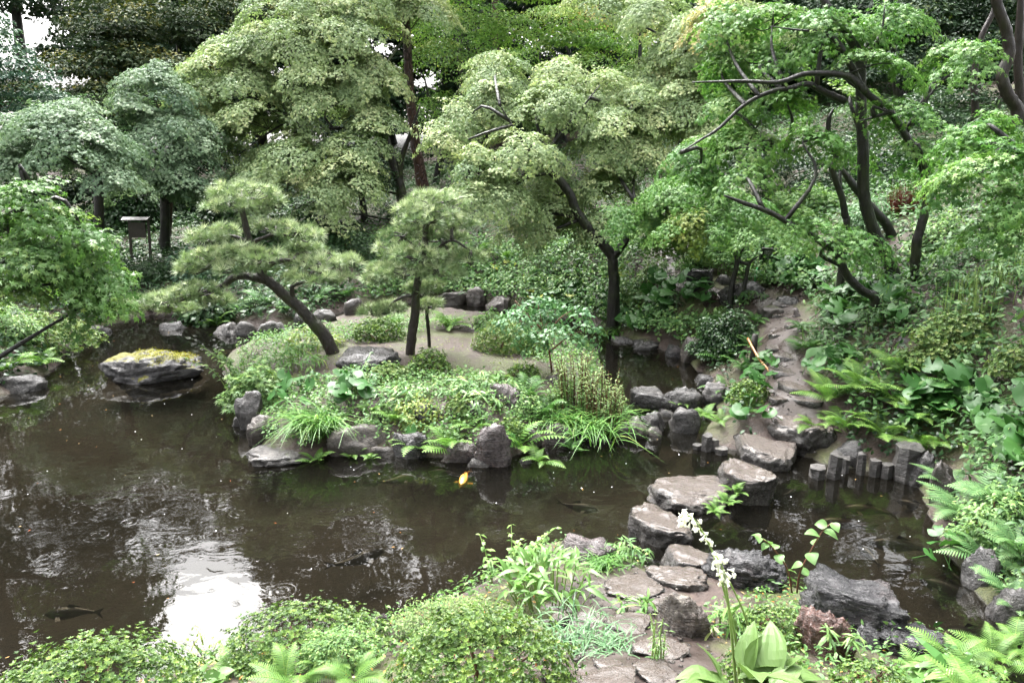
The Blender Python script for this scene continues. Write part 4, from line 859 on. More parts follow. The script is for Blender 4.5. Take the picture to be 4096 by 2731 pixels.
# ------------------------------------------------------------------ shrubs, grasses, ferns and other plants
def shrub(bb, label, mat, kind='azalea', dr=.8, s=.03, dens=1.0, cat='shrub', name='shrub', group=None, parent=None, stems=True, ctr=False):
    c, wd, dp, h = fit(*bb, dr=dr, hmin=.25) if not ctr else fitc(*bb, dr)
    t = thing(name, c, label, cat, group); a = np.array([wd/2, dp/2, h]); mb = MB(); area = PI*(a[0]*a[1]+1.2*(a[0]+a[1])*a[2])
    seed_ = RNG.random()*6
    if kind == 'azalea':
        n = int(min(7500, dens*area*.6/(s*s*1.3)))
        for lay, (rr, k, frac) in enumerate([(1.0, 6, 1.0), (.87, 3, .6)]):
            m = int(n*frac); d = sphere_dirs(m, .97); d[:,2] = np.maximum(d[:,2], .02)
            lump = 1+.07*np.sin(d[:,0]*9+d[:,2]*7+seed_)+.06*np.sin(d[:,1]*11+3*d[:,0]+2*seed_)+.09*np.sin(d[:,0]*15+seed_)*np.sin(d[:,1]*13+seed_)*np.sin(d[:,2]*11)+.05*RNG.normal(size=m)
            P = d*a*(lump*rr)[:, None]; P[:,2] = np.maximum(P[:,2], .03)
            strag = RNG.random(m) < .07; P[strag] *= (1.05+.12*RNG.random((int(strag.sum()), 1)))
            nn = nrm(d/a+np.array([0,0,.35/a[2]])+RNG.normal(size=(m, 3))*.25/a.mean())
            t1 = nrm(np.cross(nn, RNG.normal(size=(m, 3)))); t2 = np.cross(nn, t1); ph = RNG.random(m)*6
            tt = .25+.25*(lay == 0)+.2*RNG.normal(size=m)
            for q in range(k):
                an = ph+q*2*PI/k; out = t1*np.cos(an)[:, None]+t2*np.sin(an)[:, None]; el = .55+.35*RNG.random((m, 1))
                v, f, t_ = inst(P, nn-out*el*.8, s*(.8+.5*RNG.random(m)), T_RHOMB, out+nn*el, tt+.08*RNG.normal(size=m)+(.2 if q == 0 else 0)); mb.add(v, f, t_)
    else:
        T = {'broad': T_OVATE, 'small': T_RHOMB, 'lance': T_SHORT, 'maple': T_STAR5, 'long': T_LANCE}[kind]
        n = int(min(9000, dens*area*1.5/(s*s*.3)))
        d = sphere_dirs(n, .85); rad = .45+.55*RNG.random((n, 1))**.6
        lump = (1+.13*np.sin(d[:,0]*6+d[:,2]*8)+.1*np.sin(d[:,1]*9+4*d[:,0]))[:, None]
        P = d*a*rad*lump; P[:,2] = np.maximum(P[:,2], .02)
        N = d*.5+np.array([0,0,.9])+RNG.normal(size=(n, 3))*.4; D = d*np.array([1,1,.3])+RNG.normal(size=(n, 3))*.6-np.array([0,0,.15])
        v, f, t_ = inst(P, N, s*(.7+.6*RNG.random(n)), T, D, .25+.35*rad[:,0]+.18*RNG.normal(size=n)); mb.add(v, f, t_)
    mb.obj('foliage', M[mat], t)
    if stems:
        sm = MB()
        for i in range(12):
            d = sphere_dirs(1, .9)[0]; e = d*a*.85; tube(sm, [np.array([e[0]*.12, e[1]*.12, -.05]), e*np.array([.5,.5,.6]), e], [.012,.009,.004], 4, 2, cap=False)
        sm.obj('stems', M['stem_red'], t)
    return t
FRONDS = {}
def frondmesh(mat, var, detail):
    k = (mat, var, detail)
    if k in FRONDS: return FRONDS[k]
    r = np.random.default_rng(var+40); mb = MB(); n = 12 if detail == 1 else 19
    rise = [1.0, .7, 1.25][var % 3]
    def curve(s): return np.array([s*.88, .06*math.sin(s*3+var), rise*(.75*s-.62*s*s)])
    pts = [curve(x) for x in np.linspace(0, 1, 7)]; tube(mb, pts, [.008]*6+[.003], 3, 1, tint=.8, cap=False)
    for i in range(n):
        s = .14+.84*i/(n-1); p = curve(s); d = nrm(curve(min(1, s+.03))-curve(s-.03)); L = .27*math.sin(PI*min(1, (s*.92+.06))**.75)**.8*(1-.25*s)
        for sg in (-1, 1):
            side = np.array([-d[1]*sg, d[0]*sg, 0]); side = nrm(side); out = nrm(side+d*.45+np.array([0,0,-.12-.1*r.random()])); wv = d*.5*(.84/(n-1))*.74
            tip = p+out*L; mid = p+out*L*.42
            tn = .35+.35*s+.1*r.normal()
            V = [p-wv, p+wv*.9, p+out*L*.5+wv*.75, tip, p+out*L*.5-wv*.75]
            mb.add(V, [(0,1,2),(0,2,4),(4,2,3)], tn)
    FRONDS[k] = mb.mesh('frond', M[mat]); return FRONDS[k]
def fern(px, py, L, n, label, mat='fern', detail=1, group=None, face=None, spread=PI, up=0.):
    """face: heading the fronds lean to, for ferns hanging from a bank"""
    b = G(px, py) if np.ndim(px) == 0 else np.asarray(px); b = b.copy(); b[2] -= .02
    t = thing('fern', b, label, 'fern', group)
    for i in range(n):
        yaw = (2*PI*i/n+RNG.normal()*.25) if face is None else face+spread*(RNG.random()*2-1)
        child('frond', frondmesh(mat, int(RNG.integers(3)), detail), t, (RNG.normal()*.03, RNG.normal()*.03, .02*RNG.random()), (RNG.normal()*.15, -RNG.random()*.5-up, yaw), L*(.7+.45*RNG.random()))
    return t
ROUND = {}
def roundleaf(mat, var):
    if (mat, var) in ROUND: return ROUND[(mat, var)]
    r = np.random.default_rng(var+90); V = [(0,0,-.05)]; n = 16
    for i in range(n):
        a = math.radians(200+ (320/(n-1))*i) ; q = 1+.05*r.normal(); z = .10*math.sin(2*a+var)+.05*r.normal()-.06
        V.append((q*math.cos(a), q*math.sin(a), z))
    for i in range(n):
        a = math.radians(200+(320/(n-1))*i); V.append((.55*math.cos(a), .55*math.sin(a), .05*math.sin(2*a+var)+.03))
    Fc = []
    for i in range(n-1):
        a, b = 1+i, 2+i; c, d = 1+n+i, 2+n+i; Fc += [(0,c,d), (c,a,b), (c,b,d)]
    mb = MB(); mb.add(V, Fc, .35+.2*RNG.random(len(Fc))*0+.1*var, True)
    h = 2.2; tube(mb, [(0,0,-.05), (-.35,0,-h*.45), (-.9,0,-h)], [.04,.045,.05], 4, 2, tint=.7, cap=False)
    ROUND[(mat, var)] = mb.mesh('leaf', M[mat]); return ROUND[(mat, var)]
def leopard(bb, n, r, label, mat='leopard', group='round-leaved plants', yel=0., h=None):
    """round-leaved plant: each leaf with its stalk is a part"""
    r *= .84; h = h or 2.1*r; n = int(n*1.1)
    x0, y0, x1, y1 = bb; base = G((x0+x1)/2, y1-2); t = thing('leopard_plant', base, label, 'leafy plant', group)
    for i in range(n):
        px, py = x0+(x1-x0)*RNG.random(), y0+(y1-y0)*RNG.random()
        p = G(px, py); top = p+np.array([0,0,(h or 2.0*r)*(.7+.6*RNG.random())]); top -= np.array([0, .5, 0])*top[2]*0
        q = r*(.7+.6*RNG.random()); yaw = math.atan2(-p[0], -p[1]) if False else RNG.normal()*1.2-PI/2
        m = 'leopard_yel' if RNG.random() < yel else mat
        child('leaf', roundleaf(m, int(RNG.integers(4))), t, top-base, (RNG.normal()*.35, .4+RNG.normal()*.38, yaw), q)
    return t
def sasa(bb, label, mat='sasa', L=.16, dens=1.0, dr=.8, fan=6, cat='bamboo grass', name='bamboo_grass', group=None, T=T_LANCE, wide=1.):
    c, wd, dp, h = fit(*bb, dr=dr, hmin=.42); t = thing(name, c, label, cat, group); mb = MB(); sm = MB()
    a = np.array([wd/2, dp/2, h]); n = int(min(1200, 1.5* dens*PI*a[0]*a[1]*10/(L)*.55+10))
    r = np.sqrt(RNG.random(n)); an = RNG.random(n)*2*PI; x = r*np.cos(an)*a[0]; y = r*np.sin(an)*a[1]
    z = a[2]*(1-.55*r*r)*(.45+.55*RNG.random(n)); gz = terrain(x+c[0], y+c[1])-c[2]; z = np.maximum(z, np.maximum(gz, 0)+.04)
    P = np.stack([x, y, z], -1)
    for q in range(fan):
        ph = RNG.random(n)*2*PI; D = np.stack([np.cos(ph)+x/a[0]*.7, np.sin(ph)+y/a[1]*.7, .25+.3*RNG.normal(size=n)], -1)
        N = np.array([0,0,1.])+RNG.normal(size=(n, 3))*.3+np.stack([x/a[0], y/a[1], 0*x], -1)*.4
        v, f, t_ = inst(P+RNG.normal(size=(n, 3))*L*.06, N, L*(.65+.6*RNG.random(n)), T, D, .4+.22*RNG.normal(size=n)); mb.add(v, f, t_)
    mb.obj('foliage', M[mat], t)
    for i in range(min(n, 40)): tube(sm, [(x[i]*.8, y[i]*.8, min(0, gz[i])-.05), P[i]*np.array([.9,.9,.5]), P[i]], [.006,.005,.003], 3, 1, cap=False)
    sm.obj('stems', M['stem'], t); return t
def grasstuft(px, py, L, n, label, mat='grass', face=None, wid=.011, spread=1.0, group=None, rx=.12):
    b = G(px, py); t = thing('grass_tuft', b, label, 'grass', group); mb = MB()
    for i in range(n):
        yaw = RNG.random()*2*PI if face is None else face+RNG.normal()*spread
        le = L*(.6+.55*RNG.random()); d = np.array([math.cos(yaw), math.sin(yaw), 0]); s = np.array([-d[1], d[0], 0]); k = .55+.5*RNG.random(); o = np.array([RNG.normal()*rx, RNG.normal()*rx, 0])
        V = []
        for j in range(6):
            f = j/5; p = o+d*le*(.75*f*f*k+.18*f)+np.array([0,0,le*(.95*f-.85*k*f*f)]); hw = wid*(1-f*.95)*(.7+.6*min(1, f*4)); V += [p-s*hw, p+s*hw]
        Fc = [t2 for j in range(5) for t2 in ((2*j,2*j+1,2*j+3),(2*j,2*j+3,2*j+2))]
        mb.add(V, Fc, .45+.2*RNG.normal())
    mb.obj('blades', M[mat], t); return t
def stalks(bb, n, label, mat, leaf=.05, T=T_SHORT, dr=.6, stemm='stem', pairs=9, lean=.12, cat='weeds', name='weed', low=.15, group=None, hv=.5, face=0.):
    """upright stems with leaves along them"""
    c, wd, dp, h = fit(*bb, dr=dr, hmin=.3); t = thing(name, c, label, cat, group); sm = MB(); mb = MB(); C_, N_, D_, S_, T_ = [], [], [], [], []
    for i in range(n):
        r = math.sqrt(RNG.random()); a = RNG.random()*2*PI; x, y = r*math.cos(a)*wd/2*.85, r*math.sin(a)*dp/2; g0 = max(tz(x+c[0], y+c[1]), 0)-c[2]
        hh = h*(1-hv+hv*RNG.random())*(1-.3*r*r); e = np.array([x+lean*hh*(x/wd*3+RNG.normal()*.6+face), y+lean*hh*RNG.normal(), g0+hh]); m = np.array([x+(e[0]-x)*.35, y+(e[1]-y)*.35, g0+hh*.6])
        P, _ = smoothline([np.array([x,y,g0-.05]), m, e], [1,1,1], 6); tube(sm, P, list(np.linspace(.008,.003,len(P))), 4, 1, cap=False)
        for j in range(pairs):
            f = low+(1-low)*j/(pairs-1); p = P[min(len(P)-1, int(f*(len(P)-1)))]+(RNG.normal(size=3)*.01); ph = j*2.4+RNG.normal()*.3
            for sg in (0, PI):
                C_.append(p); D_.append((math.cos(ph+sg), math.sin(ph+sg), .25)); N_.append((RNG.normal()*.25, RNG.normal()*.25, 1)); S_.append(leaf*(.7+.5*RNG.random())*(1.15-.4*f)); T_.append(.3+.4*f+.12*RNG.normal())
    v, f, t_ = inst(C_, N_, S_, T, np.array(D_), np.array(T_)); mb.add(v, f, t_); mb.obj('foliage', M[mat], t); sm.obj('stems', M[stemm], t); return t

# --- the near bank
shrub((95,722,215,662), 'large clipped azalea dome at the bottom left corner', 'azalea', dr=.85, ctr=True, s=.021, dens=1.0, group='clipped azaleas on the near bank')
shrub((306,652,158,622), 'clipped azalea with a flat top left of the biggest azalea', 'azalea', dr=.8, ctr=True, s=.021, dens=1.0, group='clipped azaleas on the near bank')
shrub((484,698,178,626), 'biggest round azalea in the middle of the near bank', 'azalea', dr=.85, ctr=True, s=.021, dens=1.0, group='clipped azaleas on the near bank')
shrub((452,636,125,606), 'fine-leaved light green shrub behind the biggest azalea', 'azalea_pale', 'small', .7, ctr=True, s=.02, dens=.9)
shrub((300,618,382,676), 'feathery fine green shrub in front of the flat-topped azalea', 'herb', 'small', .7, .026, .9)
shrub((738,598,810,650), 'low mixed shrub between the pale boulder and the slick black boulder', 'azalea', 'azalea', .8, .017, 1.0)
shrub((830,655,905,705), 'small yellow-green azalea at the lower right below the reddish rock', 'azalea', 'azalea', .8, .017, 1.1)
shrub((720,640,800,690), 'small clipped azalea behind the hosta leaves', 'azalea', 'azalea', .8, .017, 1.0)
sasa((706,600,745,640), 'bamboo grass tuft at the right of the pale boulder', 'sasa', .13, 1.0)
sasa((905,655,960,700), 'broad bamboo grass at the lower right beside the fern', 'sasa', .22, .8, T=lance(.13,.3))
grasstuft(575,646,.32,150,'grassy tuft at the edge of the path by the biggest azalea','herb_blue',None,.006,1,None,.16)
grasstuft(608,652,.26,110,'smaller grassy tuft beside the wet paving','herb_blue',None,.006,1,None,.12)
grasstuft(604,566,.3,170,'round sedge tuft behind the landing slab','grass',None,.006,1,None,.07)
grasstuft(212,662,.2,90,'light weeds between the two left azaleas','yellowgreen',None,.007,1,None,.14)
sasa((600,535,648,568), 'small bamboo grass beside the sedge tuft', 'sasa_pale', .1, .9)
sasa((618,590,652,622), 'little bamboo grass tuft leaning on the pale-streaked boulder', 'sasa', .12, .5)
def biglleafmesh(mat, wid, bend, ribs=4):
    mb = MB(); n = 8; V = []; Fc = []; m = 2*ribs+1
    for i in range(n):
        f = i/(n-1); w_ = wid*math.sin(PI*min(1, f**.75*.97+.02))+.004; z = .35*f-bend*f*f
        for j in range(m):
            u = (j-ribs)/ribs; V.append((f, u*w_+.02*math.sin(f*7), z+.22*w_*abs(u)-.035*w_*(j % 2)+.02*math.sin(f*9+u*3)*wid))
    for i in range(n-1):
        for j in range(m-1): a = i*m+j; Fc += [(a,a+1,a+m+1),(a,a+m+1,a+m)]
    mb.add(V, Fc, .5, ribs < 3); return mb.mesh('leaf', M[mat])
LEAFM = {k: biglleafmesh(*a) for k, a in {'sasa': ('sasa', .11, .45, 1), 'sasa2': ('sasa_pale', .10, .7, 1), 'hosta': ('hosta', .3, .6), 'hosta2': ('hosta', .26, .35), 'heart': ('herb', .42, .45, 2)}.items()}
def leafclump(bb, n, L, keys, label, cat, name, group=None, dr=.8, tilt=(.2,.5), stalk=True):
    c, wd, dp, h = fit(*bb, dr=dr, hmin=.25); t = thing(name, c, label, cat, group); sm = MB()
    for i in range(n):
        r = math.sqrt(RNG.random()); a = RNG.random()*2*PI; x, y = r*math.cos(a)*wd/2*.85, r*math.sin(a)*dp/2*.85; z = h*(1-.5*r*r)*(.35+.65*RNG.random())
        yaw = a+RNG.normal()*.9; child('leaf', LEAFM[keys[i % len(keys)]], t, (x,y,z), (RNG.normal()*.35, RNG.normal()*tilt[1]-tilt[0], yaw), L*(.65+.6*RNG.random()))
        if stalk and i % 3 == 0: tube(sm, [(x*.8,y*.8,-.05),(x*.95,y*.95,z*.6),(x,y,z)], [.006,.005,.004], 4, 1, cap=False)
    if stalk: sm.obj('stems', M['stem'], t)
    return t
leafclump((488,535,606,618), 150, .17, ['sasa','sasa','sasa2'], 'big clump of broad bamboo grass at the water left of the landing', 'bamboo grass', 'bamboo_grass', dr=.75)
stalks((482,508,535,578), 9, 'tall leafy weed rising over the water behind the big bamboo grass', 'sasa', .075, T_OVATE, .5, 'stem', 9, .3, 'weeds', 'weed', .3)
leafclump((682,648,800,745), 34, .26, ['hosta','hosta2'], 'ribbed light green hosta leaves under the white flower stems', 'hosta', 'hosta', dr=.6, tilt=(.45,.3), stalk=False)
leafclump((160,664,232,706), 12, .12, ['heart'], 'heart-leaved weed in the red litter between the left azaleas', 'weeds', 'weed', dr=.6)
leafclump((465,606,520,652), 7, .17, ['sasa'], 'few large bamboo grass blades growing through the biggest azalea', 'bamboo grass', 'bamboo_grass', dr=.4, tilt=(.5,.3))
leafclump((820,590,905,600), 1, .1, ['heart'], 'single heart leaf on the slick boulder edge', 'weeds', 'weed') if False else None
def bramble(pts, Y, n, L, label):
    P = pxline(pts, Y); b = P[0]; t = thing('bramble_shoot', b, label, 'plant shoot'); sm = MB(); tube(sm, [p-b for p in P], list(np.linspace(.008,.004,len(P))), 5, 4); sm.obj('stem', M['stem_red'], t)
    Q = smoothline(P, np.ones(len(P)), 6)[0]
    for i in range(n):
        p = Q[int((.25+.75*i/(n-1))*(len(Q)-1))]; child('leaf', LEAFM['heart'], t, p-b, (RNG.normal()*.3, .1+RNG.normal()*.3, i*2.5+RNG.normal()*.4), L*(.8+.4*RNG.random()))
bramble([(797,592),(800,572),(812,548),(823,530),(832,522)], 5.6, 8, .11, 'arching reddish shoot with broad leaves over the water behind the black boulder')
bramble([(792,592),(788,570),(776,551),(765,540),(757,536)], 5.6, 8, .09, 'second arching shoot with broad leaves left of the reddish one')
def fernrow(rows, mat, detail=1, group=None):
    for (px, py, L, n, lb, *r) in rows: fern(px, py, L, n, lb, r[0] if r else mat, detail, group, *(r[1:] if len(r) > 1 else []))
fernrow([(236,676,.28,10,'yellow-green fern at the bottom edge right of the heart-leaved weed'),(266,668,.28,10,'yellow-green fern in front of the flat-topped azalea'),(296,682,.34,11,'yellow-green fern at the bottom edge below the feathery shrub'),(326,672,.28,10,'small yellow-green fern right of the bottom edge fern'),(352,682,.3,10,'yellow-green fern at the bottom edge left of the biggest azalea'),
  (955,668,.36,12,'large yellow-green fern filling the bottom right corner'),(995,660,.4,12,'yellow-green fern above the bottom right corner'),(1020,655,.36,11,'yellow-green fern at the right edge above the corner fern'),(925,682,.32,10,'yellow-green fern below the slick dark slab'),(985,712,.38,12,'yellow-green fern cut by the bottom edge at the right'),
  (790,640,.2,9,'little fern beside the wet reddish rock'),(745,625,.2,8,'small fern in the mixed shrub right of the pale boulder')], 'fern', 2, 'ferns on the near bank')
# white flower stalks
def flowerstalk(pts, Y, blooms, label):
    P = pxline(pts, Y); b = P[0]; t = thing('flower_stalk', b, label, 'flower', 'white flower stalks'); sm = MB(); tube(sm, [p-b for p in P], list(np.linspace(.0085,.004,len(P))), 6, 5); sm.obj('stem', M['stem'], t)
    Q = smoothline(P, np.ones(len(P)), 12)[0]
    for (f0, f1, n, sc) in blooms:
        for i in range(n):
            p = Q[int((f0+(f1-f0)*RNG.random())*(len(Q)-1))]-b; yaw = RNG.random()*2*PI
            child('flower', FLW[int(RNG.integers(3))], t, p+RNG.normal(size=3)*.014, (0, .9+RNG.normal()*.35, yaw), .05*sc*(.8+.4*RNG.random()))
FLW = []
for v in range(3):
    mb = MB(); n = 6; rr = [(.0,.05),(.35,.09),(.8,.2),(1.15,.34)]; V = []
    for k, (x, q) in enumerate(rr):
        for j in range(n): a = j*2*PI/n+v; g = q*(1 if k < 3 else 1+.25*(j % 2)); V.append((x+(.12*(j % 2) if k == 3 else 0), g*math.cos(a), g*math.sin(a)))
    Fc = [t for k in range(3) for j in range(n) for t in ((k*n+j, k*n+(j+1)%n, (k+1)*n+(j+1)%n), (k*n+j, (k+1)*n+(j+1)%n, (k+1)*n+j))]
    mb.add(V, Fc, .5+.1*v, True); FLW.append(mb.mesh('flower', M['petal']))
flowerstalk([(741,712),(738,660),(733,625),(727,600),(720,575),(712,550),(703,532),(694,519),(685,514),(680,517)], 3.75, [(.62,.99,44,.55)], 'longest white flower stalk drooping to the left at its tip')
flowerstalk([(738,712),(733,650),(729,610),(726,585),(722,566),(716,555)], 3.7, [(.66,1,34,.55)], 'shorter white flower stalk close against the longest one')
flowerstalk([(764,690),(756,655),(745,615),(733,588),(724,570)], 3.9, [(.88,1,10,.55)], 'white flower stalk slanting in from the right of the other two')
# drooping light weed
stalks((812,600,872,664), 2, 'pale green weed with hanging leaves in front of the black boulder', 'herb', .12, T_LANCE, .3, 'stem', 12, .2, 'weeds', 'weed', .6)
stalks((636,612,676,672), 7, 'slender light green weeds beside the wet paving', 'herb', .05, T_LANCE, .5, 'stem', 10, .12, 'weeds', 'weed', .1)

# --- the island
sasa((286,318,346,354), 'yellow-green bamboo grass behind the foot of the leaning pine', 'yellowgreen', .15, 1.0, group='bamboo grass on the island')
sasa((262,336,328,374), 'bamboo grass in front of the foot of the leaning pine', 'sasa', .14, 1.0, group='bamboo grass on the island')
shrub((354,314,402,343), 'round yellow-green azalea behind the flat-topped boulder', 'azalea', 'azalea', .8, .035, 1.0, group='azaleas on the island')
fern(450,328,.55,12,'bright fern on bare soil at the back of the island','fern',1,'ferns on the island')
fern(395,325,.45,9,'fern between the round azalea and the upright pine','fern',1,'ferns on the island')
shrub((470,306,510,332), 'light green bushy weed at the back edge of the island', 'herb', 'broad', .7, .06, .8)
shrub((474,318,528,356), 'grey-green azalea left of the leafy sapling', 'azalea_pale', 'azalea', .8, .032, 1.0, group='azaleas on the island')
shrub((513,332,548,356), 'yellow-green azalea under the leafy sapling', 'azalea', 'azalea', .8, .032, 1.0, group='azaleas on the island')
shrub((508,360,540,382), 'small round azalea in the bare soil of the island', 'azalea', 'azalea', .8, .03, 1.0, group='azaleas on the island')
shrub((410,346,450,378), 'round azalea in front of the upright pine', 'azalea', 'azalea', .8, .032, 1.0, group='azaleas on the island')
shrub((368,360,414,388), 'pale round azalea right of the flat-topped boulder foot', 'azalea_pale', 'azalea', .8, .032, 1.0, group='azaleas on the island')
shrub((494,418,528,444), 'small yellow-green azalea low on the island shore rocks', 'azalea', 'azalea', .8, .028, 1.1, group='azaleas on the island')
shrub((444,394,474,424), 'small dark azalea left of the hanging bamboo grass', 'azalea_pale', 'azalea', .8, .028, 1.0, group='azaleas on the island')
sasa((420,366,472,400), 'fanned bamboo grass right of the round azalea', 'sasa_pale', .15, 1.2, group='bamboo grass on the island')
sasa((460,362,515,396), 'fanned bamboo grass at the middle of the island', 'sasa_pale', .15, 1.2, group='bamboo grass on the island')
sasa((375,374,428,410), 'fanned bamboo grass left of the yellow creeper', 'sasa_pale', .15, 1.1, group='bamboo grass on the island')
sasa((450,384,498,418), 'bamboo grass hanging over the brown rounded rock', 'sasa_pale', .15, 1.1, group='bamboo grass on the island')
sasa((330,368,372,394), 'low bamboo grass at the foot of the flat-topped boulder', 'sasa', .12, .9, group='bamboo grass on the island')
shrub((392,392,446,432), 'yellow-green creeper spilling over the island rocks', 'yellowgreen', 'broad', .7, .045, .9, cat='creeper', name='creeper')
stalks((222,330,262,384), 9, 'tall arching weeds with paired leaves at the left tip of the island', 'herb', .1, T_OVATE, .6, 'stem', 10, .45, 'weeds', 'weed', .3, None, .5, -.8)
shrub((224,356,296,414), 'loose light green bush at the left tip of the island', 'herb', 'maple', .75, .07, .8)
shrub((255,372,292,402), 'small white-green shrub at the left tip rocks', 'azalea_pale', 'azalea', .8, .028, 1.0)
stalks((340,352,388,398), 10, 'bluish feathery herbs in front of the flat-topped boulder', 'herb_blue', .085, T_STAR5, .7, 'stem', 5, .3, 'weeds', 'weed', .5)
stalks((295,362,340,395), 9, 'bluish herbs on the mossy slope of the island', 'herb_blue', .075, T_STAR5, .7, 'stem', 4, .3, 'weeds', 'weed', .5)
leopard((332,392,370,414), 10, .15, 'round glossy leaves above the grass tuft on the island')
leopard((265,388,312,414), 12, .11, 'small round pale leaves among ferns at the island left side', 'leopard')
leopard((408,436,428,450), 2, .1, 'two round leaves above the black squarish rock')
leopard((500,440,518,458), 5, .07, 'small round leaves at the waterline right of the reddish rock')
grasstuft(320,432,.75,260,'lush green grass tuft arching over the flat layered slab','grass',-2.4,.011,1.1,None,.12)
for i, (px, py, L, n, lb, mat) in enumerate([(415,452,.5,11,'yellow fern arching over the pale wet rock','fern'),(450,448,.5,11,'yellow fern left of the tall reddish rock','fern'),(470,430,.4,9,'fern above the tall reddish rock','fern'),
  (522,450,.62,9,'upright fern with long narrow fronds at the island shore','fern'),(540,462,.36,8,'small fern at the waterline right of the upright fern','fern'),(248,408,.5,11,'arching fern at the left tip of the island','fern'),(262,398,.42,9,'fern above the tall dark boulder at the left tip','fern'),
  (395,420,.4,9,'yellow fern beside the broad smooth boulder','fern'),(545,415,.5,10,'fern in front of the drooping grass','fern_dark'),(530,395,.45,10,'fern left of the tall weeds on the island','fern_dark'),
  (300,420,.35,8,'pale fern left of the green grass tuft','fern'),(372,412,.34,8,'pale fern right of the round glossy leaves','fern')]):
    fern(px, py, L, n, lb, mat, 1, 'ferns on the island')
fern(318,460,.26,9,'strap fern at the right end of the flat layered slab','fern',1,'strap ferns on the shore rocks'); fern(352,456,.22,9,'strap fern at the foot of the broad smooth boulder','fern',1,'strap ferns on the shore rocks'); fern(372,458,.2,8,'little strap fern right of the broad smooth boulder','fern',1,'strap ferns on the shore rocks')
fern(573,450,.26,9,'small fern hanging under the drooping grass at the water','fern_dark',1,'strap ferns on the shore rocks')
for k_, (px_, py_, zz) in enumerate([(738,478,.22),(735,490,.2),(727,502,.16),(716,512,.12)]):
    fern(wz(px_, py_, zz), 0, .17, 16, ['fern tuft on the upper right edge of the largest stepping stone','fern tuft at the middle of the right edge of the largest stepping stone','fern tuft hanging over the water at the edge of the largest stepping stone','lowest fern tuft on the edge of the largest stepping stone'][k_], 'fern', 1, 'ferns on the largest stepping stone')
fern(652,410,.3,9,'little drooping fern in front of the dam boulders','fern',1,'strap ferns on the shore rocks')
grasstuft(590,432,.72,190,'large drooping striped grass clump at the right end of the island','grass',-1.2,.011,1.4,None,.22)
grasstuft(560,428,.6,110,'drooping grass left of the large striped clump','grass',-1.8,.01,1.2,None,.14)
grasstuft(612,420,.55,90,'drooping grass reaching to the dam stones','grass',-.8,.01,1.1,None,.1)
stalks((552,348,602,420), 60, 'tall leafy weeds with brown stem feet on the right of the island', 'azalea_pale', .055, T_SHORT, .8, 'stem_red', 13, .12, 'weeds', 'weed', .3)
stalks((578,362,628,436), 55, 'tall leafy weeds overhanging the small pond', 'azalea_pale', .055, T_SHORT, .7, 'stem_red', 13, .12, 'weeds', 'weed', .3)
stalks((545,385,590,425), 30, 'shorter green weeds below the tall ones on the island', 'herb', .06, T_SHORT, .7, 'stem', 9, .15, 'weeds', 'weed', .2)
st = thing('sapling', G(552,372), 'leafy blue-green sapling with a thin brown stem on the island', 'sapling'); bse = np.array(st.location)
tm = MB(); LN = [[(552,372),(549,350),(544,330),(538,305)],[(548,345),(530,325),(512,318)],[(546,335),(560,318),(572,310)],[(549,352),(570,335),(585,330)],[(545,332),(525,312),(515,300)]]
for L_ in LN: P = pxline(L_, bse[1]-.05); tube(tm, [p-bse for p in P], list(np.linspace(.016,.006,len(P))), 6, 3)
tm.obj('stem', M['stem_red'], st)
crown([(c-bse, a) for c, a in [pxblob(538,305,30,12,bse[1]), pxblob(515,318,24,11,bse[1]-.3), pxblob(570,312,24,12,bse[1]), pxblob(555,335,30,11,bse[1]-.3), pxblob(585,330,18,10,bse[1]), pxblob(530,338,22,8,bse[1]-.4), pxblob(545,318,26,10,bse[1]+.3)]], 'pad', T_OVATE, .075, .24, .8, 1.3, None, None, .4).obj('foliage', M['herb_blue'], st)

# --- back bank
leopard((488,268,560,308), 34, .13, 'patch of round leaves, some yellow and pink, left of the forked maple trunk', 'leopard', yel=.3)
leopard((548,282,640,316), 44, .14, 'wide patch of round leaves spilling down to the back channel', 'leopard', yel=.04)
leopard((600,300,662,338), 34, .15, 'dark round leaves overhanging the back of the small pond', 'leopard')
leopard((652,284,712,318), 30, .17, 'dark round leaves with visible stalks in front of the black wet rock', 'leopard')
shrub((530,262,612,302), 'pale leafy shrub under the forked maple', 'herb', 'lance', .7, .08, .8)
shrub((612,268,672,304), 'pale green weeds left of the upper path', 'herb', 'lance', .7, .08, .8)
shrub((640,290,700,320), 'dark small-leaved shrub right of the forked maple', 'darkleaf', 'broad', .7, .08, .9)
grasstuft(610,333,.45,90,'drooping grass at the back edge of the small pond','grass',-1.6,.012,1.0,None,.2)
for px, py, L, n, lb, mat in [(455,262,.6,11,'bright fern right of the upright pine crown','fern'),(478,255,.6,11,'bright fern on the slope left of the round leaf patch','fern'),(505,262,.6,11,'bright fern above the round leaf patch','fern'),(470,284,.6,11,'bluish fern over the split brown rock','fern_blue'),
   (442,290,.6,11,'bluish fern over the mossy brown rock','fern_blue'),(505,295,.5,10,'fern at the right end of the back channel','fern_blue'),(560,250,.6,11,'fern on the slope under the weeping maple','fern_blue'),(240,312,.6,12,'bluish fern over the grey far bank rocks','fern_blue'),(265,305,.6,12,'bluish fern left of the leaning pine trunk on the far bank','fern_blue'),
   (285,312,.55,11,'bluish fern behind the leaning pine trunk','fern_blue'),(318,302,.55,11,'fern under the right side of the leaning pine','fern_blue'),(345,298,.55,11,'fern on the far bank between the pines','fern_dark'),(215,325,.5,10,'yellow-green fern at the far bank water edge','fern'),
   (640,245,.5,10,'pale fern beside the upper path steps','fern_blue'),(700,262,.5,10,'fern above the black wet rock','fern')]:
    fern(px, py, L, n, lb, mat, 1, 'ferns on the far bank')
shrub((180,282,232,326), 'hydrangea-like shrub under the low pine branch', 'darkleaf', 'broad', .8, .13, .9)
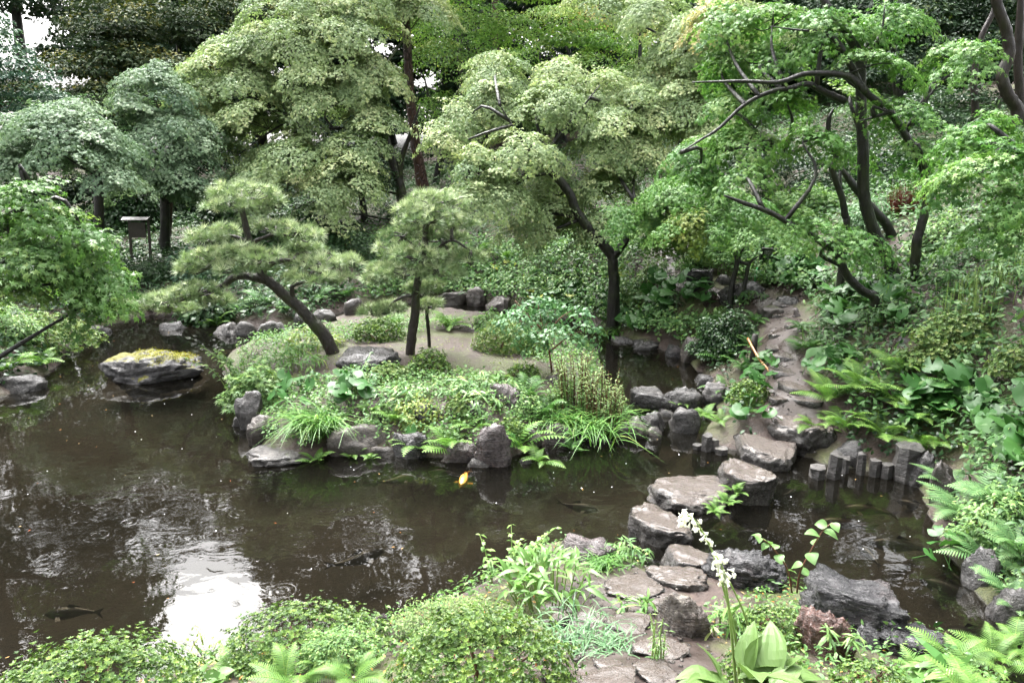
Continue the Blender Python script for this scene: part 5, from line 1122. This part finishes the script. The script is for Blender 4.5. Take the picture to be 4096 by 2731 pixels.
shrub((325,226,392,272), 'dome-shaped dark clipped shrub on the slope behind the pines', 'darkleaf', 'small', .9, .06, 1.0, group='dark clipped shrubs on the far bank')
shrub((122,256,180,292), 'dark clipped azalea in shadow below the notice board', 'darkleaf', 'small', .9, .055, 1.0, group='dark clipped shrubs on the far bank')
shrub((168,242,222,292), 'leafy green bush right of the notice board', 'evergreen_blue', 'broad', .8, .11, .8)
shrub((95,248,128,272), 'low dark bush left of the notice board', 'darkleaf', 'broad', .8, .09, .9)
for bb, lb in [((205,212,262,262),'shade-darkened camellia-like bush behind the leaning pine top'),((270,205,335,250),'shade-darkened bush below the drooping pale maple'),((195,180,250,232),'shade-darkened bush between the bluish and the pale maple'),((60,215,110,262),'shade-darkened bush left of the umbrella maple trunk'),
   ((380,195,440,225),'low dark bush at the foot of the red pine'),((100,150,165,235),'shade-darkened bush under the bluish maples')]:
    shrub(bb, lb, 'darkleaf', 'broad', .8, .12, .9, group='dark bushes on the far bank')  # canopy shade is put into their leaf colour

# --- left bank
shrub((-20,306,104,352), 'clipped bush with reddish specks on the left shore', 'azalea_pale', 'azalea', .6, .042, 1.0)
shrub((-30,296,44,346), 'light green shrub at the left edge above the fern', 'herb', 'lance', .6, .07, .8)
leopard((56,296,96,312), 9, .17, 'dark broad leaves in the gap under the near maple')
for px, py, L, n, lb in [(8,372,.6,12,'yellow-green fern at the left edge over the water'),(38,366,.55,12,'yellow-green fern right of the edge fern on the left shore'),(55,358,.4,9,'small fern at the tip of the left shore')]:
    fern(px, py, L, n, lb, 'fern', 1, 'ferns on the left shore')

# --- right bank
shrub((690,302,764,362), 'dark glossy small-leaved shrub left of the bamboo rail', 'darkleaf', 'broad', .7, .06, 1.0)
for px, py, L, n, lb, mat in [(700,352,.55,11,'fern hanging under the dark glossy shrub at the small pond','fern_dark'),(722,362,.55,11,'fern at the foot of the dark glossy shrub','fern_dark'),(745,372,.5,10,'fern right below the bamboo rail','fern_dark'),(715,325,.5,10,'yellow-green fern left of the dark glossy shrub','fern'),
   (725,396,.45,10,'fern left of the yellow-green azalea by the path','fern_dark'),(742,412,.4,10,'fern at the right end of the dam','fern_dark'),(705,418,.32,10,'rusty little fern on the dam ledge','fern'),(684,408,.26,9,'small rusty fern on the middle of the dam','fern'),(722,424,.3,9,'fern above the dark stone stump','fern')]:
    fern(px, py, L, n, lb, mat, 1, 'ferns beside the dam')
shrub((728,376,768,408), 'yellow-green azalea between the bamboo rail and the dam', 'azalea', 'azalea', .8, .028, 1.1)
leopard((738,364,780,392), 18, .12, 'round leaves around the lower post of the bamboo rail')
leopard((726,398,768,430), 8, .12, 'few round leaves above the hexagonal stone post')
for px, py, L, n, lb in [(830,400,.62,12,'big bright fern at the right of the path above the granite boulder'),(858,392,.65,13,'biggest bright fern of the right bank'),(890,400,.62,12,'bright fern in the middle of the right bank'),(845,430,.55,12,'bright fern hanging over the hexagonal posts'),
   (878,440,.55,12,'bright fern hanging over the pointed stone post'),(915,425,.55,11,'fern left of the big round leaves on the right bank'),(930,450,.5,11,'fern above the brown upright shore rock'),(815,430,.45,10,'fern at the right side of the granite boulder'),(900,372,.55,11,'fern under the spiky azalea shelf'),(960,395,.5,10,'dark fern behind the big round leaves')]:
    fern(px, py, L, n, lb, 'fern' if 'dark' not in lb else 'fern_dark', 2, 'ferns on the right bank')
leopard((900,392,985,440), 30, .16, 'big glossy round leaves at the middle of the right bank')
leopard((975,410,1040,475), 22, .165, 'big glossy round leaves at the right edge')
leopard((822,300,905,338), 44, .15, 'dark round leaves below the leaning maple stem')
leopard((800,360,856,386), 20, .12, 'round leaves right of the path above the big fern')
leopard((770,270,822,292), 30, .15, 'pale round leaves around the signboard')
leopard((925,545,960,575), 6, .12, 'two glossy round leaves drooping over the water at the right shore')
def nandina(bb, n, label, mat='herb', leaf=.06):
    return stalks(bb, n, label, mat, leaf, T_OVATE, .8, 'stem', 12, .35, 'shrub', 'feathery_shrub', .25, 'feathery shrubs on the right shore', .5, -.3)
for px, py, L, n, lb in [(965,520,.55,14,'feathery light green fern cascade over the right shore'),(1000,505,.6,14,'feathery fern mass at the right edge below the round leaves'),(1020,560,.55,14,'feathery fern at the right edge above the speckled boulder'),(985,565,.5,13,'feathery fern drooping to the dark mossy boulder'),(1010,600,.4,11,'little feathery fern over the speckled boulder'),(950,490,.5,12,'feathery fern behind the brown upright rock')]:
    fern(px, py, L, n, lb, 'fern_blue', 2, 'feathery ferns on the right shore')
shrub((945,478,1040,560), 'leafy light shrub behind the feathery ferns at the right shore', 'herb', 'lance', .7, .055, .8)
shrub((912,308,1040,352), 'upper shelf of spiky azalea with upright shoots on the right bank', 'azalea_pale', 'azalea', .6, .032, 1.0, group='spiky azalea shelves')
shrub((902,330,1012,374), 'lower shelf of spiky azalea with upright shoots on the right bank', 'azalea_pale', 'azalea', .6, .032, 1.0, group='spiky azalea shelves')
shrub((985,340,1060,385), 'spiky azalea at the right edge above the big round leaves', 'azalea_pale', 'azalea', .6, .032, 1.0, group='spiky azalea shelves')
stalks((915,284,1036,335), 90, 'upright pale shoots standing over the upper azalea shelf', 'azalea_pale', .022, T_SHORT, .5, 'stem', 9, .05, 'shrub shoots', 'azalea_shoots', .2)
stalks((905,318,1005,350), 60, 'upright pale shoots standing over the lower azalea shelf', 'azalea_pale', .022, T_SHORT, .5, 'stem', 9, .05, 'shrub shoots', 'azalea_shoots', .2)
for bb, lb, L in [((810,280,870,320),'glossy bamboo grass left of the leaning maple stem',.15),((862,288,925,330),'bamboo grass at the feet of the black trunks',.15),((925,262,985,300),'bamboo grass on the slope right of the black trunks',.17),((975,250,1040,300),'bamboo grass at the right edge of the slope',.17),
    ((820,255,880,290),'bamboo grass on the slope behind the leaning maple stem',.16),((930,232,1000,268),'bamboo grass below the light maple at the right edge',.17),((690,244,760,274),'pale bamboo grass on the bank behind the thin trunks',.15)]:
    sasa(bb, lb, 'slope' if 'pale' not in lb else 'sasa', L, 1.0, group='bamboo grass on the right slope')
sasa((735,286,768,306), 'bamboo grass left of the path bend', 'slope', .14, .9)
shrub((640,250,668,280), 'leafy weeds at the left side of the upper steps', 'herb', 'lance', .8, .08, .8)
shrub((676,240,716,272), 'leafy weeds at the right side of the upper steps', 'maple_mid', 'lance', .8, .08, .8)
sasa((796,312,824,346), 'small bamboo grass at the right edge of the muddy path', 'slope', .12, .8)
for px_, py_, L_, lb_, mt_ in [(752,346,.45,'fern hanging over the left side of the path by the upper rail post','fern_dark'),(806,350,.45,'fern leaning over the right side of the muddy path','fern_dark'),(803,330,.4,'small fern at the right side of the path bend','fern_dark'),(757,322,.4,'small fern at the left side of the path bend','fern_dark')]:
    fern(px_, py_, L_, 11, lb_, mt_, 1, 'ferns beside the muddy path')
shrub((300,398,352,432), 'low leafy herbs behind the green grass tuft on the island', 'herb', 'broad', .8, .05, .8)
shrub((350,405,400,436), 'low leafy herbs above the broad smooth boulder', 'herb', 'broad', .8, .05, .8)
shrub((500,385,545,420), 'green leafy herbs between the creased rock and the tall weeds', 'herb', 'lance', .8, .06, .8)
shrub((845,262,905,300), 'dark leafy shrub between the black trunks', 'darkleaf', 'broad', .8, .08, .8)
shrub((840,195,895,240), 'grey-green shrub behind the black trunks', 'herb_blue', 'lance', .8, .08, .8)
shrub((905,205,975,262), 'light leafy shrub right of the brushwood fence', 'herb', 'lance', .8, .085, .8)
shrub((760,180,850,228), 'yellow-green bush behind the black-trunked maple', 'maple_mid', 'maple', .8, .07, .8)
shrub((985,215,1050,262), 'light leafy bush at the right edge of the slope', 'herb', 'lance', .8, .085, .8)

# ------------------------------------------------------------------ made things
b = G(140,262); b = at(141,252,19.5); b[2] = tz(b[0], b[1]); t = thing('notice_board', at(141,256,19.5), 'old wooden notice board with a small roof in the shadow of the far bank', 'notice board')
s = mpp(b)
for sx in (-.45, .45): box(MB(), (0,0,0), (1,1,1)); child('post', box(MB(), (0,0,.7), (.1,.1,2.0)).mesh('post', M['wood_grey']), t, (sx,0,0), (0,.06,0))
child('panel', box(MB(), (0,0,0), (.78,.05,.7)).mesh('panel', M['wood_grey']), t, (0,-.03,1.25)); t.scale = (.52,.52,.52); child('roof', box(box(MB(), (0,-.13,0), (1.25,.32,.05), 0, .4), (0,.13,0), (1.25,.32,.05), 0, -.4).mesh('roof', M['wood_dark']), t, (0,0,1.78))
# signboard with white lettering
b = at(766,284,15.0); b[2] = tz(b[0], b[1]); t = thing('sign_board', b, 'small black signboard with white vertical lettering beside the path', 'sign')
bw, bh = 17*mpp(b), 16*mpp(b); bd = child('board', box(MB(), (0,0,0), (bw,.05,bh)).mesh('board', M['board']), t, (0,0,.18+bh/2), (.25,.06,.1))
for sx in (-.3, .3): child('leg', box(MB(), (0,0,0), (.05,.05,.5)).mesh('leg', M['wood_dark']), t, (sx*bw,.05,.05))
lm = MB(); r2 = np.random.default_rng(3)
for i in range(11):
    x = bw*(.25-.62*i/10); y0_, y1_ = .34, (-.34 if i % 3 else -.05)
    if i == 10: y0_, y1_ = -.1, -.36
    z = y0_*bh
    while z > y1_*bh:
        ln = bh*(.02+.03*r2.random()); box(lm, (x+bw*.004*r2.normal(), -.0285, z), (bw*.016*(.6+.7*r2.random()), .003, ln)); z -= ln+bh*.018
lm.obj('lettering', M['ink'], bd)
try:
    for k, ch in enumerate('清水池'):
        cu = bpy.data.curves.new('title_character', 'FONT'); cu.body = ch; cu.size = bh*.2; cu.align_x = 'CENTER'; cu.align_y = 'CENTER'; cu.extrude = .001
        co0 = bpy.data.objects.new('title_source', cu); COL.objects.link(co0); bpy.context.view_layer.update(); me_ = bpy.data.meshes.new_from_object(co0.evaluated_get(bpy.context.evaluated_depsgraph_get())); bpy.data.objects.remove(co0); co = bpy.data.objects.new('title_character', me_); COL.objects.link(co); co.parent = bd; co.location = (bw*.37, -.029, bh*(.24-.2*k)); co.rotation_euler = (PI/2,0,0); me_.materials.clear(); me_.materials.append(M['ink'])
except Exception: pass
pp = pxline([(754,287),(757,267)], 14.8); mbp = MB(); tube(mbp, [p-pp[0] for p in pp], [.02,.02], 8, 2); tag(mbp.obj('marker_pole', M['green_pole'], None, pp[0]), 'bright green pole leaning at the left of the signboard', 'pole')
# bamboo rail
b = G(766,376); t = thing('bamboo_barrier', b, 'orange bamboo rail slung between two dark posts beside the path', 'barrier')
Ya = b[1]; pa, pb_ = at(748,338,Ya+.9), at(771,372,Ya-.05)
def post(px, py0, py1, Y, r):
    p1 = at(px, py1, Y); p0 = at(px, py0, Y); p1[2] = tz(p1[0], p1[1])-.1; p0[0] = p1[0]; m = MB(); tube(m, [p1-b, p0-b], [r, r*.95], 9, 3, .05); m.obj('post', M['wood_dark'], t)
post(773.5,364,381,Ya,.055); post(753,334,360,Ya+.85,.05)
m = MB(); n = 12; tube(m, [(pa+(pb_-pa)*k/n)-b+np.array([0,0,-.05*math.sin(PI*k/n)]) for k in range(n+1)], [.02]*(n+1), 10, 2); rail = m.obj('pole', M['bamboo'], t)
m = MB()
for k in range(2, n, 3):
    p = (pa+(pb_-pa)*k/n)-b+np.array([0,0,-.05*math.sin(PI*k/n)]); d = nrm(pb_-pa); tube(m, [p-d*.008, p+d*.008], [.0235,.0235], 10, 1)
m.obj('nodes', M['bamboo_node'], rail)
# brushwood fence
b = at(902,232,14.2); b[2] = at(902,238,14.2)[2]; t = thing('brushwood_fence', b, 'reddish brushwood fence with bamboo poles behind the black trunks', 'fence'); s = mpp(b)
m = MB()
for i in range(420):
    x = RNG.uniform(-.42, .42); y = RNG.normal()*.05; h = .95+.25*math.cos(x*2.6)+.14*RNG.normal(); tube(m, [(x,y,0),(x+RNG.normal()*.02,y,h*.6),(x+RNG.normal()*.09,y+RNG.normal()*.05,h)], [.006,.005,.002], 3, 1, tint=RNG.random(), cap=False)
m.obj('brush_panel', M['twig_red'], t); t.scale = (.68,.68,.68)
for z in (.22, .48, .78): m = MB(); tube(m, [(-.5,-.09,z),(.5,-.09,z+.01)], [.016,.016], 8, 3); m.obj('pole', M['bamboo'], t)
m = MB(); tube(m, [(-.42,-.08,-.1),(-.42,-.08,.5)], [.035,.035], 8, 2); m.obj('post', M['bamboo'], t)
# carp
def carp(px, py, L, yaw, label, mat='koi_dark', bend=.12, z=-.09):
    p = wz(px, py, z); mb = MB(); n = 12; V = []; Fc = []; k = 8
    def cl(f): return np.array([f-.5, bend*math.sin(f*3.4)*f, 0])*L
    prof = [.03,.07,.10,.118,.122,.118,.105,.088,.068,.05,.036,.028]
    for i in range(n):
        f = i/(n-1)*.82; c = cl(f); d = nrm(cl(f+.02)-cl(f)); sd_ = np.array([-d[1], d[0], 0])
        for j in range(k): a = j*2*PI/k; V.append(c+sd_*math.cos(a)*prof[i]*L*.85+np.array([0,0,1])*math.sin(a)*prof[i]*L)
    for i in range(n-1):
        for j in range(k): a, b2 = i*k+j, i*k+(j+1) % k; Fc += [(a,b2,b2+k),(a,b2+k,a+k)]
    V.append(cl(-.02)); 
    for j in range(k): Fc.append((n*k, (j+1) % k, j))
    mb.add(V, Fc, .5, True)
    c = cl(.81); d = nrm(cl(.84)-cl(.8)); sd_ = np.array([-d[1], d[0], 0]); up = np.array([0,0,1.])
    mb.add([c-d*.02*L, c+d*.2*L+up*.10*L+sd_*.03*L, c+d*.12*L, c+d*.2*L-up*.09*L-sd_*.03*L], [(0,1,2),(0,2,3)])
    c = cl(.2); sd0 = np.array([0,1.,0])
    for sg in (-1, 1): q = c+sd0*sg*.09*L; mb.add([q, q+sd0*sg*.13*L+np.array([.05*L,0,-.02*L]), q+sd0*sg*.09*L+np.array([.13*L,0,-.02*L]), q+np.array([.07*L,0,0])], [(0,1,2),(0,2,3)])
    c = cl(.35); mb.add([c+up*.1*L, c+up*.17*L+np.array([.05*L,0,0]), cl(.6)+up*.10*L], [(0,1,2)])
    o = mb.obj('carp', M[mat], None, p); o.rotation_euler.z = yaw; tag(o, label, 'fish', 'carp in the pond'); return o
carp(467,477,.55,1.35,'golden carp by the island rocks','koi_gold',.1,-.03)
for px, py, L, yaw, lb, mt in [(395,479,.5,.35+PI,'brown carp left of the golden carp','koi_brown'),(448,474,.5,-.3,'dark carp close to the golden carp','koi_dark'),(576,505,.5,-.45+PI,'dark carp between the island and the stepping stones','koi_dark'),(354,558,.6,.5+PI,'carp breaking the surface in the middle of the near water','koi_dark'),
    (75,613,.5,.05,'dark carp near the azalea at the lower left water','koi_dark'),(790,491,.45,.6+PI,'bluish dark carp behind the square-sided stepping stone','koi_dark'),(872,511,.55,-.35,'brown carp in the middle of the right water','koi_brown'),(848,525,.6,-.3,'longer brown carp left below the other brown one','koi_brown'),
    (917,507,.45,-.9,'dark carp swimming under the right shore ferns','koi_dark'),(869,556,.45,-1.5,'dark carp seen end on left of the long one','koi_dark'),(905,547,.65,-.35,'long dark carp in front of the right shore','koi_dark'),(955,592,.6,-.8,'dark carp with a pale back streak at the lower right','koi_dark'),(957,580,.45,-1.5,'dark carp beneath the streaked one','koi_dark'),(975,636,.65,.0,'dark carp partly under the bottom right fern','koi_dark')]:
    carp(px, py, L, yaw, lb, mt)

# ------------------------------------------------------------------ uncountable cover
def scatter(n, region, keep):
    x = RNG.uniform(region[0], region[1], n); y = RNG.uniform(region[2], region[3], n); z = terrain(x, y)
    dp = np.full(n, 9.)
    for p in PATHPTS[::2]: dp = np.minimum(dp, np.hypot(x-p[0], y-p[1]))
    ok = (z > .1) & (dp > .55) & keep(x, y, z, dp); return np.stack([x, y, z], -1)[ok]
def tgrad(P): e = .15; return np.stack([-(terrain(P[:,0]+e, P[:,1])-terrain(P[:,0]-e, P[:,1]))/(2*e), -(terrain(P[:,0], P[:,1]+e)-terrain(P[:,0], P[:,1]-e))/(2*e), np.ones(len(P))], -1)
def cover(name, label, n, region, keep, mat, s, T, h=.12, k=4, tilt=.45):
    P = scatter(n, region, keep); N0 = nrm(tgrad(P)); mb = MB(); cl = .5+.5*np.sin(P[:,0]*1.3+2*np.sin(P[:,1]*.9))*np.sin(P[:,1]*1.7)
    for q in range(k):
        m = len(P); ph = RNG.random(m)*2*PI; D = np.stack([np.cos(ph), np.sin(ph), .35+.3*RNG.normal(size=m)], -1)
        v, f, t_ = inst(P+N0*(h*(.3+.7*RNG.random((m, 1)))*(.5+cl[:, None]))+RNG.normal(size=(m, 3))*s*.5, N0+RNG.normal(size=(m, 3))*tilt, s*(.6+.7*RNG.random(m)), T, D, .42+.2*RNG.normal(size=m)); mb.add(v, f, t_)
    return tag(mb.obj(name, M[mat]), label, kind='stuff')
soilP = np.array([G(*p)[:2] for p in [(330,345),(420,335),(480,322),(520,355),(560,375),(610,390),(540,400),(470,378),(400,372),(330,378),(280,395),(300,360)]])
onis = lambda x, y: poly_in(ISL, x, y)
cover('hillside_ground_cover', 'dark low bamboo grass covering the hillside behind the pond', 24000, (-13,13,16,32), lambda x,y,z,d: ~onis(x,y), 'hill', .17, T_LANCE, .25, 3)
cover('far_bank_undergrowth', 'mixed green undergrowth along the far bank', 16000, (-3.5,5.5,13.6,20), lambda x,y,z,d: ~onis(x,y) & (z > .12), 'herb', .085, T_OVATE, .34, 3)
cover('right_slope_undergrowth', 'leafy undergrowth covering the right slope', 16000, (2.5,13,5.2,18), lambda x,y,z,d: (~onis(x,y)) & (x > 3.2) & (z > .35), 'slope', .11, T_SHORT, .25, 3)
cover('right_bank_low_plants', 'low dark leaves filling gaps on the right bank', 3500, (2.5,8,5.0,14), lambda x,y,z,d: (~onis(x,y)) & (x > 3.0) & (d > .6), 'darkleaf', .07, T_OVATE, .12, 3)
cover('near_bank_low_plants', 'low weeds and seedlings filling gaps on the near bank', 6500, (-4.5,4.5,3.2,6.9), lambda x,y,z,d: (d > .62) & ((np.sin(x*2.1+1)*np.sin(y*3.3) > -.25) | (x > .8)), 'herb', .05, T_SHORT, .10, 3)
cover('island_low_plants', 'small herbs fringing the island', 11000, (-4.6,1.8,8.2,14.5), lambda x,y,z,d: onis(x,y) & ~poly_in(soilP, x, y), 'herb', .05, T_OVATE, .16, 3)
cover('island_moss_seedlings', 'tiny seedlings on the bare island soil', 1300, (-4.2,1.8,8.8,13.5), lambda x,y,z,d: poly_in(soilP, x, y), 'yellowgreen', .03, T_OVATE, .03, 2)
cover('left_bank_undergrowth', 'undergrowth of the left and back shore', 9000, (-16,-4,9.5,21), lambda x,y,z,d: ~onis(x,y), 'darkleaf', .12, T_OVATE, .2, 3)
def flat(name, label, n, mat, s, T, region, z0=.006):
    x = RNG.uniform(region[0], region[1], n); y = RNG.uniform(region[2], region[3], n); ok = terrain(x, y) < -.1; P = np.stack([x, y, np.full(n, z0)], -1)[ok]
    v, f, t_ = inst(P, np.array([[0,0,1.]])+RNG.normal(size=(len(P), 3))*.04, s*(.6+.8*RNG.random(len(P))), T, None); return tag(MB().add(v, f, t_).obj(name, M[mat]), label, kind='stuff')
flat('floating_leaves', 'small fallen leaves and needles floating on the pond', 220, 'litter', .03, lance(.12,.02), (-9,6,4.5,18))
ib, fb = ICO[2]; n = 70; x = RNG.uniform(-6, 5, n); y = RNG.uniform(5.2, 13, n); ok = terrain(x, y) < -.1; P = np.stack([x, y, np.zeros(n)], -1)[ok]
mb = MB()
for p in P: mb.add(ib*np.array([1,1,.7])*RNG.uniform(.004,.009)+p, fb, .5, True)
tag(mb.obj('rain_bubbles', M['bubble']), 'white bubbles raised by rain on the pond', kind='stuff')
def pebbles(name, label, pts, n, wid):
    mb = MB(); V_, F_ = icos(1)
    for i in range(n):
        q_ = pts[int(RNG.integers(len(pts)))]+RNG.normal(size=2)*wid; z_ = tz(q_[0], q_[1]); mb.add(V_*np.array([1,1,.6])*RNG.uniform(.006,.022)*RNG.uniform(.7,1.3,3)+np.array([q_[0], q_[1], z_+.022]), F_, .5, True)
    return tag(mb.obj(name, M['rock_step']), label, kind='stuff')
pebbles('path_gravel', 'small stones and grit lying on the muddy stepped path', PA[:, :2], 420, .24)
pebbles('landing_gravel', 'small stones and grit lying on the near landing', PB[:, :2], 320, .3)
P = np.vstack([scatter(2600, (-4.5,4.5,3.2,6.9), lambda x,y,z,d: d < 99)]); v, f, t_ = inst(P+np.array([0,0,.02]), np.array([[0,0,1.]])+RNG.normal(size=(len(P), 3))*.25, .03*(.6+.8*RNG.random(len(P))), T_SHORT, None); tag(MB().add(v, f, t_).obj('leaf_litter', M['litter']), 'reddish fallen leaves on the near bank soil', kind='stuff')
